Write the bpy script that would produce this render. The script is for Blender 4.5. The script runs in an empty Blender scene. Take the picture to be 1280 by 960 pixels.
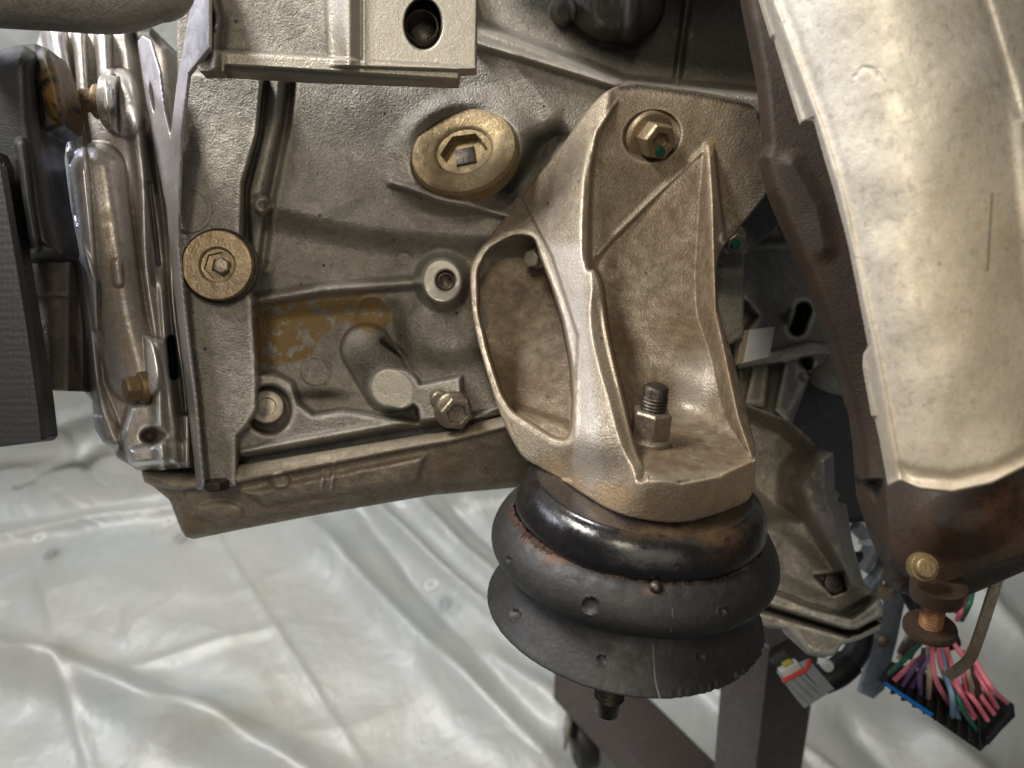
import bpy, bmesh, math, random
import numpy as np
from mathutils import Vector, Matrix
random.seed(4); rng = np.random.default_rng(4)
S = bpy.context.scene
C = S.collection
R = math.radians

# ------------------------------------------------------------------ camera, light, exposure
PITCH, CAMZ, F = 35.0, 1.05, 1000.0          # F: focal length in pixels of the 1280 wide photograph
M = Matrix.Translation((0, 0, CAMZ)) @ Matrix.Rotation(R(-PITCH), 4, 'X')   # local frame: x right, y away, z up the picture
cd = bpy.data.cameras.new('camera'); cam = bpy.data.objects.new('camera', cd); C.objects.link(cam)
cam.matrix_world = M @ Matrix.Rotation(R(90), 4, 'X')
cd.sensor_width = 36; cd.lens = 36 * F / 1280; cd.clip_start = 0.01; cd.clip_end = 50
cd.dof.use_dof = True; cd.dof.focus_distance = 0.372; cd.dof.aperture_fstop = 9.0
S.camera = cam
w = bpy.data.worlds.new('World'); S.world = w; w.use_nodes = True
w.node_tree.nodes['Background'].inputs[0].default_value = (0.80, 0.86, 1.0, 1)
w.node_tree.nodes['Background'].inputs[1].default_value = 0.055
S.view_settings.view_transform = 'Standard'; S.view_settings.look = 'None'
S.view_settings.exposure = 0.10; S.view_settings.gamma = 1
def lamp(name, loc, target, size, power, col, sy=None):
    l = bpy.data.lights.new(name, 'AREA'); l.energy = power; l.color = col; l.size = size
    l.shape = 'RECTANGLE'; l.size_y = sy or size
    o = bpy.data.objects.new(name, l); C.objects.link(o)
    a = M @ Vector(loc); b = M @ Vector(target)
    o.location = a; o.rotation_euler = (b - a).to_track_quat('-Z', 'Y').to_euler()
    return o
lamp('ceiling_tube_lamp', (-0.75, -0.15, 1.1), (0.0, 0.42, 0.0), 0.6, 25, (1.0, 0.97, 0.91), 0.24)
lamp('work_lamp', (-0.12, -0.75, 0.42), (0.05, 0.4, 0.0), 0.16, 4.2, (1.0, 0.88, 0.68), 0.35)
lamp('added_fill', (0.25, -1.1, -0.05), (0.12, 0.45, 0.0), 1.0, 3.0, (1.0, 0.93, 0.80), 0.8)  # added soft fill behind the camera to brighten the rear castings
lamp('side_tube_lamp', (-1.15, 0.45, 0.75), (-0.2, 0.45, 0.0), 0.9, 9, (0.82, 0.86, 1.0), 0.15)
lamp('rear_tube_lamp', (-0.35, 0.85, 1.75), (-0.1, 1.35, -0.5), 1.1, 14.5, (0.96, 0.99, 1.0), 0.25)

# ------------------------------------------------------------------ helpers
def P(px, py, D):                              # point seen at photograph pixel px,py, D millimetres out (local frame, metres)
    D = D / 1000.0
    return Vector(((px - 640) * D / F, D, (480 - py) * D / F))
def tagp(o, label=None, cat=None, group=None, kind=None):
    for k, v in (('label', label), ('category', cat), ('group', group), ('kind', kind)):
        if v: o[k] = v
    return o
def empty(name, loc, label, cat, group=None):
    o = bpy.data.objects.new(name, None); C.objects.link(o)
    o.location = M @ Vector(loc); o.empty_display_size = 0.02
    return tagp(o, label, cat, group)
def link(name, me, mat, parent=None, world=False, label=None):
    """mesh is in the local frame (or world); bake to world with the origin at the mesh's centre"""
    n = len(me.vertices); co = np.empty(n * 3, dtype=np.float64); me.vertices.foreach_get('co', co); co = co.reshape(-1, 3)
    if not world:
        A = np.array(M); co = co @ A[:3, :3].T + A[:3, 3]
    c = (co.min(0) + co.max(0)) / 2
    me.vertices.foreach_set('co', (co - c).ravel()); me.update()
    me.name = name
    o = bpy.data.objects.new(name, me); C.objects.link(o)
    me.materials.append(mat)
    o.location = c
    if parent is not None:
        o.parent = parent
        o.matrix_parent_inverse = Matrix.Translation(-abs_loc(parent))
    if label: o['label'] = label
    return o
ABS = {}
def abs_loc(o):
    v = Vector((0, 0, 0))
    bpy.context.view_layer.update()
    return o.matrix_world.translation.copy()
def from_bm(name, bm, mat, parent=None, smooth=35, bevel=0, world=False, label=None):
    bmesh.ops.recalc_face_normals(bm, faces=bm.faces)
    if bevel:
        ed = [e for e in bm.edges if len(e.link_faces) == 2 and e.calc_face_angle(0) > R(30)]
        try: bmesh.ops.bevel(bm, geom=ed, offset=bevel, segments=3, profile=0.6, affect='EDGES', clamp_overlap=True)
        except Exception: pass
    for f in bm.faces: f.smooth = True
    for e in bm.edges:
        if len(e.link_faces) == 2 and e.calc_face_angle(0) > R(smooth): e.smooth = False
    me = bpy.data.meshes.new(name); bm.to_mesh(me); bm.free()
    return link(name, me, mat, parent, world, label)
def frame(a):
    a = Vector(a).normalized(); t = Vector((0, 1, 0)) if abs(a.y) < 0.9 else Vector((1, 0, 0))
    u = a.cross(t).normalized(); v = a.cross(u).normalized()
    return a, u, v
def lathe(bm, o, axis, prof, n=48, disp=None, cap=True, phase=0):
    """prof: (t mm along axis, r mm)"""
    a, u, v = frame(axis); rings = []
    for (t, r) in prof:
        ring = []
        for k in range(n):
            th = 2 * math.pi * k / n + phase
            rr, tt = r, t
            if disp: rr, tt = disp(th, t, r)
            ring.append(bm.verts.new(o + a * (tt / 1000) + (u * math.cos(th) + v * math.sin(th)) * (rr / 1000)))
        rings.append(ring)
    for i in range(len(rings) - 1):
        for k in range(n):
            bm.faces.new((rings[i][k], rings[i][(k + 1) % n], rings[i + 1][(k + 1) % n], rings[i + 1][k]))
    if cap:
        bm.faces.new(rings[0][::-1]); bm.faces.new(rings[-1])
    return rings
def tube(bm, pts, r, n=10, r2=None):
    pts = cr3(pts) if len(pts) > 2 else [Vector(p) for p in pts]
    rings = []; up = Vector((0.3, 0.9, 0.2)).normalized()
    for i, p in enumerate(pts):
        d = (pts[min(i + 1, len(pts) - 1)] - pts[max(i - 1, 0)]).normalized()
        u = d.cross(up).normalized(); v = d.cross(u).normalized(); rr = r if r2 is None else r + (r2 - r) * i / (len(pts) - 1)
        rings.append([bm.verts.new(p + (u * math.cos(2 * math.pi * k / n) + v * math.sin(2 * math.pi * k / n)) * rr / 1000) for k in range(n)])
    for i in range(len(rings) - 1):
        for k in range(n): bm.faces.new((rings[i][k], rings[i][(k + 1) % n], rings[i + 1][(k + 1) % n], rings[i + 1][k]))
    bm.faces.new(rings[0][::-1]); bm.faces.new(rings[-1])
def cr3(pts, m=6):
    pts = [Vector(p) for p in pts]; q = [2 * pts[0] - pts[1]] + pts + [2 * pts[-1] - pts[-2]]; out = []
    for i in range(1, len(q) - 2):
        for j in range(m):
            t = j / m
            out.append(0.5 * ((2 * q[i]) + (q[i + 1] - q[i - 1]) * t + (2 * q[i - 1] - 5 * q[i] + 4 * q[i + 1] - q[i + 2]) * t * t + (3 * q[i] - 3 * q[i + 1] + q[i + 2] - q[i - 1]) * t ** 3))
    out.append(pts[-1]); return out
def RF(pr): return [(p.x, p.y) for p in cr3([Vector((a_, b_, 0)) for a_, b_ in pr], 4)]
def beam(bm, A, B, w, h, up=(0, 0, 1)):
    A = Vector(A); B = Vector(B); d = (B - A).normalized(); s = d.cross(Vector(up)).normalized(); u = s.cross(d).normalized()
    vs = [bm.verts.new(p + s * (i * w / 2) + u * (j * h / 2)) for p in (A, B) for i, j in ((-1, -1), (1, -1), (1, 1), (-1, 1))]
    for f in ((3, 2, 1, 0), (4, 5, 6, 7), (0, 1, 5, 4), (1, 2, 6, 5), (2, 3, 7, 6), (3, 0, 4, 7)): bm.faces.new([vs[i] for i in f])
def slab(bm, pts, thick):
    """pts (px,py,D) polygon pushed back by thick mm along y"""
    a = [bm.verts.new(P(*p)) for p in pts]; b = [bm.verts.new(P(*p) + Vector((0, thick / 1000, 0))) for p in pts]
    bm.faces.new(a); bm.faces.new(b[::-1]); n = len(a)
    for i in range(n): bm.faces.new((a[i], a[(i + 1) % n], b[(i + 1) % n], b[i]))
def nbm(): return bmesh.new()

# ---- relief castings: a depth field over a region with its outline, real thickness behind it
def sd_poly(X, Y, pts):
    d = np.full(X.shape, 1e9); ins = np.zeros(X.shape, bool); n = len(pts)
    for i in range(n):
        x1, y1 = pts[i]; x2, y2 = pts[(i + 1) % n]; ex, ey = x2 - x1, y2 - y1
        t = np.clip(((X - x1) * ex + (Y - y1) * ey) / (ex * ex + ey * ey + 1e-9), 0, 1)
        d = np.minimum(d, (X - x1 - t * ex) ** 2 + (Y - y1 - t * ey) ** 2)
        if y1 != y2:
            c = ((y1 > Y) != (y2 > Y)) & (X < (x2 - x1) * (Y - y1) / (y2 - y1) + x1); ins ^= c
    d = np.sqrt(d); return np.where(ins, -d, d)
def rc(pts, k=2, amt=0.25, cut=9.0):
    """round the corners of a closed outline, at most `cut` pixels along each side"""
    for _ in range(k):
        out = []; n = len(pts)
        for i in range(n):
            (x1, y1), (x2, y2) = pts[i], pts[(i + 1) % n]; L = math.hypot(x2 - x1, y2 - y1) + 1e-9; a = min(amt, cut / L)
            out += [(x1 + (x2 - x1) * a, y1 + (y2 - y1) * a), (x2 - (x2 - x1) * a, y2 - (y2 - y1) * a)]
        pts = out; cut = cut * 0.5
    return pts
def sd_cap(X, Y, pts, r):
    d = np.full(X.shape, 1e9)
    for i in range(len(pts) - 1):
        x1, y1 = pts[i][:2]; x2, y2 = pts[i + 1][:2]; ex, ey = x2 - x1, y2 - y1
        t = np.clip(((X - x1) * ex + (Y - y1) * ey) / (ex * ex + ey * ey + 1e-9), 0, 1)
        d = np.minimum(d, np.hypot(X - x1 - t * ex, Y - y1 - t * ey))
    return d - r
def sd_ell(X, Y, cx, cy, rx, ry, ang=0):
    a = R(ang); u = (X - cx) * math.cos(a) + (Y - cy) * math.sin(a); v = -(X - cx) * math.sin(a) + (Y - cy) * math.cos(a)
    return (np.hypot(u / rx, v / ry) - 1) * min(rx, ry)
def sms(e0, e1, x):
    t = np.clip((x - e0) / (e1 - e0), 0, 1); return t * t * (3 - 2 * t)
def inside(sd, w=3): return 1 - sms(-w / 2, w / 2, sd)
def bump(sd, w): return 1 - sms(-w, w * 0.3, sd)
def dome(sd, w):                                # rounded profile: 0 at the rim, 1 at w inside
    t = np.clip(-sd / w, 0, 1); return np.sqrt(1 - (1 - t) ** 2)
def paint(D, new, sd, w=3):
    a = inside(sd, w); return D * (1 - a) + new * a
def tps(ctrl):
    c = np.array(ctrl, float); n = len(c); xy = c[:, :2] / 100
    def U(r2): return np.where(r2 > 0, r2 * np.log(r2 + 1e-12), 0)
    K = U(((xy[:, None] - xy[None]) ** 2).sum(-1)) + np.eye(n) * 0.02
    Pm = np.hstack([np.ones((n, 1)), xy]); A = np.block([[K, Pm], [Pm.T, np.zeros((3, 3))]])
    s = np.linalg.solve(A, np.concatenate([c[:, 2], np.zeros(3)]))
    def f(X, Y):
        x, y = X / 100, Y / 100; o = s[n] + s[n + 1] * x + s[n + 2] * y
        for i in range(n): o = o + s[i] * U((x - xy[i, 0]) ** 2 + (y - xy[i, 1]) ** 2)
        return o
    return f
def blur(A, s):
    if s <= 0: return A
    r = int(3 * s) + 1; k = np.exp(-0.5 * (np.arange(-r, r + 1) / s) ** 2); k /= k.sum()
    B = np.pad(A, r, mode='edge')
    B = np.apply_along_axis(lambda v: np.convolve(v, k, 'same'), 0, B); B = np.apply_along_axis(lambda v: np.convolve(v, k, 'same'), 1, B)
    return B[r:-r, r:-r]
def vnoise(X, Y, sc, seed=0, oct=3):
    o = np.zeros(X.shape); amp = 1; g = np.random.default_rng(seed)
    for _ in range(oct):
        T = g.random((128, 128)); x = X / sc; y = Y / sc; xi = np.floor(x).astype(int); yi = np.floor(y).astype(int); fx = x - xi; fy = y - yi
        fx = fx * fx * (3 - 2 * fx); fy = fy * fy * (3 - 2 * fy)
        a = T[yi % 128, xi % 128]; b = T[yi % 128, (xi + 1) % 128]; c = T[(yi + 1) % 128, xi % 128]; d = T[(yi + 1) % 128, (xi + 1) % 128]
        o += amp * ((a * (1 - fx) + b * fx) * (1 - fy) + (c * (1 - fx) + d * fx) * fy - 0.5); amp *= 0.5; sc = sc / 2
    return o
def relief(name, mat, parent, box, fn, step=1.5, thick=30, s=1.0, rnd=(2.0, 4.0), label=None):
    x0, y0, x1, y1 = box
    xs = np.arange(x0, x1 + step, step); ys = np.arange(y0, y1 + step, step); X, Y = np.meshgrid(xs, ys)
    D, sd, at = fn(X, Y)
    D = blur(D, s / step); at = dict(at or {})
    at['edge_bright'] = np.clip((blur(D, 4.0 / step) - D - 0.25) / 1.3, 0, 1) * (sd < -1)  # convex edges: highlights painted in as lighter colour, with some wear
    if rnd:                                     # (mm, px) rounding of the outline
        t = np.clip(1 + sd / rnd[1], 0, 1); D = D + rnd[0] * (1 - np.sqrt(np.clip(1 - t * t, 0, 1)))
    h, wd = X.shape; insd = sd < 0
    keep = insd[:-1, :-1] | insd[1:, :-1] | insd[:-1, 1:] | insd[1:, 1:]
    gy, gx = np.gradient(sd, step); gn = np.hypot(gx, gy) + 1e-9
    out = ~insd; mv = np.where(out, np.clip(sd, 0, step * 1.6), 0)
    Xs = X - mv * gx / gn; Ys = Y - mv * gy / gn
    idx = np.arange(h * wd).reshape(h, wd)
    q = np.stack([idx[:-1, :-1], idx[1:, :-1], idx[1:, 1:], idx[:-1, 1:]], -1)[keep]
    used, inv = np.unique(q, return_inverse=True); q = inv.reshape(-1, 4)
    Dm = D.ravel()[used] / 1000; px = Xs.ravel()[used]; py = Ys.ravel()[used]
    V = np.stack([(px - 640) * Dm / F, Dm, (480 - py) * Dm / F], -1)
    n = len(V)
    E = np.concatenate([q[:, [0, 1]], q[:, [1, 2]], q[:, [2, 3]], q[:, [3, 0]]])
    key = np.sort(E, 1); key = key[:, 0].astype(np.int64) * (n + 1) + key[:, 1]
    u, first, cnt = np.unique(key, return_index=True, return_counts=True)
    be = E[first[cnt == 1]]
    bv, binv = np.unique(be, return_inverse=True); be2 = binv.reshape(-1, 2) + n
    nb = len(bv); b0 = binv.reshape(-1, 2)
    for _ in range(4):
        acc = np.zeros((nb, 3)); ct = np.zeros(nb)
        for i_, j_ in ((0, 1), (1, 0)): np.add.at(acc, b0[:, i_], V[bv][b0[:, j_]]); np.add.at(ct, b0[:, i_], 1)
        V[bv] = 0.5 * V[bv] + 0.5 * acc / ct[:, None]
    back = V[bv].copy(); back[:, 1] += thick / 1000
    V2 = np.vstack([V, back]); qw = np.stack([be[:, 1], be[:, 0], be2[:, 0], be2[:, 1]], -1)
    Fc = np.vstack([q, qw])
    me = bpy.data.meshes.new(name)
    me.vertices.add(len(V2)); me.vertices.foreach_set('co', V2.ravel())
    me.loops.add(Fc.size); me.loops.foreach_set('vertex_index', Fc.ravel().astype(np.int32))
    me.polygons.add(len(Fc)); me.polygons.foreach_set('loop_start', np.arange(0, Fc.size, 4, dtype=np.int32))
    me.update(calc_edges=True); me.validate()
    me.polygons.foreach_set('use_smooth', np.ones(len(me.polygons), bool))
    for k, a in (at or {}).items():
        v = np.zeros(len(V2), np.float32); v[:n] = a.ravel()[used]
        v[n:] = v[:n][bv]
        me.attributes.new(k, 'FLOAT', 'POINT').data.foreach_set('value', v)
    return link(name, me, mat, parent, False, label)

# ------------------------------------------------------------------ materials
def newmat(name):
    m = bpy.data.materials.new(name); m.use_nodes = True; nt = m.node_tree; b = nt.nodes['Principled BSDF']; return m, nt, b
def nd(nt, t, **k):
    n = nt.nodes.new(t)
    for a, v in k.items(): setattr(n, a, v)
    return n
def noise(nt, vec, sc, det=5, rough=0.6, dist=0):
    n = nd(nt, 'ShaderNodeTexNoise'); n.inputs['Scale'].default_value = sc; n.inputs['Detail'].default_value = det
    n.inputs['Roughness'].default_value = rough; n.inputs['Distortion'].default_value = dist; nt.links.new(vec, n.inputs['Vector']); return n.outputs['Fac']
def rampf(nt, f, a, b, hi=1.0, lo=0.0):
    n = nd(nt, 'ShaderNodeMapRange'); n.inputs['From Min'].default_value = a; n.inputs['From Max'].default_value = b
    n.inputs['To Min'].default_value = lo; n.inputs['To Max'].default_value = hi; nt.links.new(f, n.inputs['Value']); return n.outputs['Result']
def math_(nt, op, a, b):
    n = nd(nt, 'ShaderNodeMath', operation=op)
    for i, v in enumerate((a, b)):
        if isinstance(v, (int, float)): n.inputs[i].default_value = v
        else: nt.links.new(v, n.inputs[i])
    return n.outputs[0]
def mixc(nt, f, a, b, mode='MIX'):
    n = nd(nt, 'ShaderNodeMix', data_type='RGBA', blend_type=mode)
    for s_, v in ((0, f), (6, a), (7, b)):
        if isinstance(v, (int, float)): n.inputs[s_].default_value = v
        elif isinstance(v, tuple): n.inputs[s_].default_value = (*v, 1)
        else: nt.links.new(v, n.inputs[s_])
    return n.outputs[2]
def attr(nt, name):
    n = nd(nt, 'ShaderNodeAttribute', attribute_name=name); return n.outputs['Fac']
def surf(name, c1, c2, grime=(0.06, 0.045, 0.03), gamt=0.5, metal=0.6, rough=0.5, grain=900, bumpd=0.00012, big=14, speck=0.4,
         stain=(0.20, 0.11, 0.025), mach_sheen=(0.40, 0.365, 0.31), dark=(0.015, 0.013, 0.011), gs=38, lump=0.0004, spec=0.5, coat=0, edge_bright=0.8, fleck=0.45, sharp=(0.40, 0.54)):
    m, nt, b = newmat(name); L = nt.links
    tc = nd(nt, 'ShaderNodeTexCoord').outputs['Object']
    n1 = noise(nt, tc, big, 6, 0.62, 0.4); n2 = noise(nt, tc, gs, 7, 0.7, 0.6); n3 = noise(nt, tc, grain, 3, 0.6); n4 = noise(nt, tc, 160, 5, 0.65, 0.3)
    col = mixc(nt, rampf(nt, n1, 0.35, 0.65), c1, c2)
    col = mixc(nt, rampf(nt, n2, 0.50, 0.72, gamt), col, grime)
    col = mixc(nt, rampf(nt, n4, 0.35, 0.7, 0.35), col, tuple(v * 0.55 for v in c1), 'MIX')
    n5 = noise(nt, tc, 330, 4, 0.7, 0.8); col = mixc(nt, rampf(nt, n5, 0.52, 0.70, 0.55), col, tuple(v * 0.45 for v in c2)); col = mixc(nt, rampf(nt, n5, 0.46, 0.30, 0.35), col, tuple(min(0.8, v * 1.35) for v in c1))
    vp = nd(nt, 'ShaderNodeTexVoronoi'); vp.inputs['Scale'].default_value = 420; L.new(tc, vp.inputs['Vector'])
    col = mixc(nt, math_(nt, 'MULTIPLY', rampf(nt, vp.outputs['Distance'], 0.16, 0.08, 0.8 * speck), rampf(nt, n4, 0.5, 0.6)), col, (0.03, 0.024, 0.018))
    col = mixc(nt, rampf(nt, n3, 0.35, 0.75, fleck), col, tuple(v * 0.35 for v in c1))
    vo = nd(nt, 'ShaderNodeTexVoronoi'); vo.inputs['Scale'].default_value = 85; L.new(tc, vo.inputs['Vector'])
    sp = math_(nt, 'MULTIPLY', rampf(nt, vo.outputs['Distance'], 0.10, 0.05, speck), rampf(nt, noise(nt, tc, 25, 2), 0.44, 0.50))
    col = mixc(nt, sp, col, (0.02, 0.014, 0.01))
    we = math_(nt, 'MULTIPLY', attr(nt, 'edge_bright'), rampf(nt, n4, 0.25, 0.6, edge_bright)); col = mixc(nt, we, col, tuple(min(0.85, v * 1.55 + 0.05) for v in c1))
    col = mixc(nt, math_(nt, 'MULTIPLY', attr(nt, 'warm'), rampf(nt, n2, 0.3, 0.62)), col, (0.50, 0.335, 0.185))
    ma = attr(nt, 'mach_sheen'); col = mixc(nt, math_(nt, 'MULTIPLY', ma, rampf(nt, n4, 0.2, 0.6, 1, 0.75)), col, mach_sheen)
    st = math_(nt, 'MULTIPLY', attr(nt, 'stain'), rampf(nt, n4, sharp[0], sharp[1])); col = mixc(nt, st, col, stain)
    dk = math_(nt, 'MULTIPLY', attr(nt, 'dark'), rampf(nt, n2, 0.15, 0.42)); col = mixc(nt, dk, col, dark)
    L.new(col, b.inputs['Base Color'])
    gr = attr(nt, 'green'); col2 = mixc(nt, gr, col, (0.02, 0.16, 0.09)); L.new(col2, b.inputs['Base Color'])
    mt = math_(nt, 'MULTIPLY', rampf(nt, n2, 0.45, 0.7, metal * 0.5, metal), math_(nt, 'SUBTRACT', 1.0, st)); L.new(mt, b.inputs['Metallic'])
    ro = math_(nt, 'SUBTRACT', rampf(nt, n4, 0.3, 0.7, rough + 0.13, rough - 0.1), math_(nt, 'ADD', math_(nt, 'MULTIPLY', ma, 0.05), math_(nt, 'MULTIPLY', we, 0.08))); L.new(ro, b.inputs['Roughness'])
    b.inputs['Specular IOR Level'].default_value = spec
    if coat: b.inputs['Coat Weight'].default_value = coat; b.inputs['Coat Roughness'].default_value = 0.25
    h1 = math_(nt, 'MULTIPLY', n3, math_(nt, 'SUBTRACT', bumpd, math_(nt, 'MULTIPLY', ma, bumpd * 0.8))); h2 = math_(nt, 'MULTIPLY', n4, lump)
    bp = nd(nt, 'ShaderNodeBump'); bp.inputs['Distance'].default_value = 1.0; bp.inputs['Strength'].default_value = 1.0
    L.new(math_(nt, 'ADD', h1, h2), bp.inputs['Height']); L.new(bp.outputs['Normal'], b.inputs['Normal'])
    return m
MT = {}
MT['block'] = surf('cast_block_metal', (0.45, 0.42, 0.365), (0.27, 0.25, 0.21), edge_bright=0.5, gamt=0.75, speck=0.9, sharp=(0.36, 0.44), stain=(0.25, 0.165, 0.065), metal=0.45, rough=0.47, bumpd=0.0010, lump=0.0004)
MT['bracket'] = surf('cast_bracket_metal', (0.48, 0.41, 0.315), (0.28, 0.215, 0.145), grime=(0.12, 0.065, 0.025), gamt=0.55, speck=1.0, edge_bright=0.9, metal=0.55, rough=0.40, bumpd=0.0005, lump=0.0002, mach_sheen=(0.56, 0.52, 0.47), stain=(0.085, 0.048, 0.019), sharp=(0.0, 0.62))
MT['pan'] = surf('oil_pan_metal', (0.40, 0.34, 0.26), (0.24, 0.20, 0.15), edge_bright=0.5, gamt=0.5, metal=0.35, rough=0.55, bumpd=0.0005, lump=0.0005)
MT['cover'] = surf('timing_cover_metal', (0.56, 0.52, 0.49), (0.36, 0.31, 0.27), grime=(0.09, 0.05, 0.025), gamt=0.7, metal=0.6, rough=0.40, bumpd=0.0002, lump=0.0002, mach_sheen=(0.60, 0.58, 0.64))
MT['smooth'] = surf('machined_metal', (0.62, 0.54, 0.45), (0.48, 0.41, 0.34), gamt=0.35, metal=0.7, rough=0.42, bumpd=0.0001, lump=0.0001)
MT['zinc'] = surf('yellow_zinc_steel', (0.33, 0.24, 0.12), (0.19, 0.135, 0.07), grime=(0.05, 0.035, 0.018), gamt=0.85, metal=0.55, rough=0.42, bumpd=0.0002, lump=0.0005)
MT['steel'] = surf('dirty_steel', (0.42, 0.36, 0.28), (0.26, 0.21, 0.16), gamt=0.6, metal=0.8, rough=0.38, bumpd=0.0002, lump=0.0004)
MT['tanbolt'] = surf('dirty_plated_steel', (0.42, 0.32, 0.20), (0.25, 0.19, 0.12), gamt=0.85, metal=0.6, rough=0.4, bumpd=0.0002, lump=0.0004)
MT['dsteel'] = surf('dark_steel', (0.10, 0.085, 0.07), (0.06, 0.05, 0.04), gamt=0.5, metal=0.8, rough=0.4, bumpd=0.0002, lump=0.0004)
MT['shield'] = surf('aluminised_heat_shield', (0.66, 0.62, 0.56), (0.50, 0.42, 0.31), grime=(0.34, 0.25, 0.15), gamt=0.5, metal=0.55, rough=0.42, bumpd=0.0001, lump=0.0006, big=9, speck=0.5, gs=22)
MT['rust'] = surf('rusted_iron', (0.046, 0.027, 0.015), (0.028, 0.017, 0.010), grime=(0.10, 0.038, 0.014), gamt=0.55, metal=0.08, rough=0.6, edge_bright=0.1, bumpd=0.0002, lump=0.0002, gs=26, stain=(0.15, 0.055, 0.018))
MT['rustorange'] = surf('rusty_thread', (0.30, 0.14, 0.06), (0.16, 0.07, 0.03), metal=0.4, rough=0.5, bumpd=0.0003, lump=0.0004)
MT['rubber'] = surf('black_rubber', (0.024, 0.0235, 0.0235), (0.017, 0.0165, 0.0165), grime=(0.05, 0.045, 0.038), gamt=0.7, metal=0.0, edge_bright=0.0, rough=0.56, grain=500, bumpd=0.0002, lump=0.00008, spec=0.6, stain=(0.13, 0.06, 0.03), mach_sheen=(0.35, 0.35, 0.33))
MT['blackcap'] = surf('glossy_black_paint', (0.012, 0.011, 0.012), (0.010, 0.009, 0.009), grime=(0.035, 0.025, 0.018), edge_bright=0, gamt=0.5, metal=0.0, rough=0.24, sharp=(0.3, 0.6), grain=300, bumpd=0.00008, lump=0.00025, spec=0.75, stain=(0.14, 0.085, 0.04))
MT['rustedge'] = surf('torn_rusty_edge', (0.10, 0.05, 0.035), (0.05, 0.03, 0.025), metal=0.1, rough=0.8, bumpd=0.001, lump=0.002)
MT['belt'] = surf('dark_pulley', (0.05, 0.05, 0.055), (0.035, 0.034, 0.036), metal=0.3, rough=0.45, bumpd=0.0002, lump=0.0001)
MT['blk'] = surf('matte_black', (0.018, 0.017, 0.018), (0.012, 0.012, 0.012), metal=0.0, rough=0.5, bumpd=0.0002, lump=0.0002)
MT['stand'] = surf('brown_painted_steel', (0.085, 0.063, 0.056), (0.060, 0.044, 0.040), grime=(0.17, 0.05, 0.03), gamt=0.35, metal=0.1, rough=0.42, bumpd=0.0001, lump=0.0002, gs=14)
MT['housing'] = surf('grey_cast_housing', (0.50, 0.47, 0.40), (0.36, 0.33, 0.28), gamt=0.5, metal=0.35, rough=0.5, bumpd=0.0005, lump=0.0004)
MT['bluegrey'] = surf('blue_grey_steel', (0.38, 0.44, 0.50), (0.30, 0.35, 0.41), gamt=0.3, metal=0.2, rough=0.45, bumpd=0.0001, lump=0.0001)
def plain(name, c, rough=0.45, metal=0.0):
    m, nt, b = newmat(name); tc = nd(nt, 'ShaderNodeTexCoord').outputs['Object']
    col = mixc(nt, rampf(nt, noise(nt, tc, 60, 4), 0.35, 0.65, 0.35), c, tuple(v * 0.6 for v in c)); nt.links.new(col, b.inputs['Base Color'])
    b.inputs['Roughness'].default_value = rough; b.inputs['Metallic'].default_value = metal; return m
for k, c in dict(pink=(0.85, 0.22, 0.30), purple=(0.20, 0.12, 0.28), green=(0.02, 0.16, 0.10), lblue=(0.25, 0.42, 0.60), tan=(0.45, 0.36, 0.25), red=(0.75, 0.06, 0.03), orange=(0.8, 0.2, 0.03),
                 blue=(0.0, 0.22, 0.80), yellow=(0.55, 0.50, 0.06), white=(0.80, 0.80, 0.78), gplastic=(0.34, 0.38, 0.40), bplastic=(0.015, 0.016, 0.018), brown=(0.10, 0.07, 0.06), lineg=(0.20, 0.20, 0.19)).items():
    MT[k] = plain('plastic_' + k, c)
MT['paintgreen'] = plain('green_marker_paint', (0.008, 0.075, 0.045))
# tarp
def tarpmat(name, c1, c2):
    m, nt, b = newmat(name); tc = nd(nt, 'ShaderNodeTexCoord').outputs['Object']
    n1 = noise(nt, tc, 3.5, 5, 0.6, 1.0); n2 = noise(nt, tc, 16, 6, 0.6, 1.5); n3 = noise(nt, tc, 60, 4)
    col = mixc(nt, rampf(nt, n1, 0.35, 0.65), c1, c2); col = mixc(nt, rampf(nt, noise(nt, tc, 2.2, 6, 0.7, 0.5), 0.56, 0.72, 0.55), col, (0.38, 0.32, 0.24)); col = mixc(nt, rampf(nt, noise(nt, tc, 95, 3, 0.6), 0.70, 0.76, 0.5), col, (0.18, 0.16, 0.13)); nt.links.new(col, b.inputs['Base Color'])
    b.inputs['Roughness'].default_value = 0.44; b.inputs['Metallic'].default_value = 0.15; b.inputs['Specular IOR Level'].default_value = 0.6
    wv = nd(nt, 'ShaderNodeTexWave'); wv.inputs['Scale'].default_value = 260; nt.links.new(tc, wv.inputs['Vector'])
    rd = math_(nt, 'MULTIPLY', math_(nt, 'ABSOLUTE', math_(nt, 'SUBTRACT', noise(nt, tc, 7, 3, 0.5, 0.8), 0.5), 0), -0.011)
    h = math_(nt, 'ADD', math_(nt, 'ADD', rd, math_(nt, 'MULTIPLY', n2, 0.0022)), math_(nt, 'ADD', math_(nt, 'MULTIPLY', n3, 0.0016), math_(nt, 'MULTIPLY', wv.outputs['Fac'], 0.00004)))
    bp = nd(nt, 'ShaderNodeBump'); bp.inputs['Distance'].default_value = 1; bp.inputs['Strength'].default_value = 0.8
    nt.links.new(h, bp.inputs['Height']); nt.links.new(bp.outputs['Normal'], b.inputs['Normal']); return m
MT['tarp'] = tarpmat('silver_tarpaulin', (0.47, 0.495, 0.475), (0.51, 0.505, 0.465))

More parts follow.
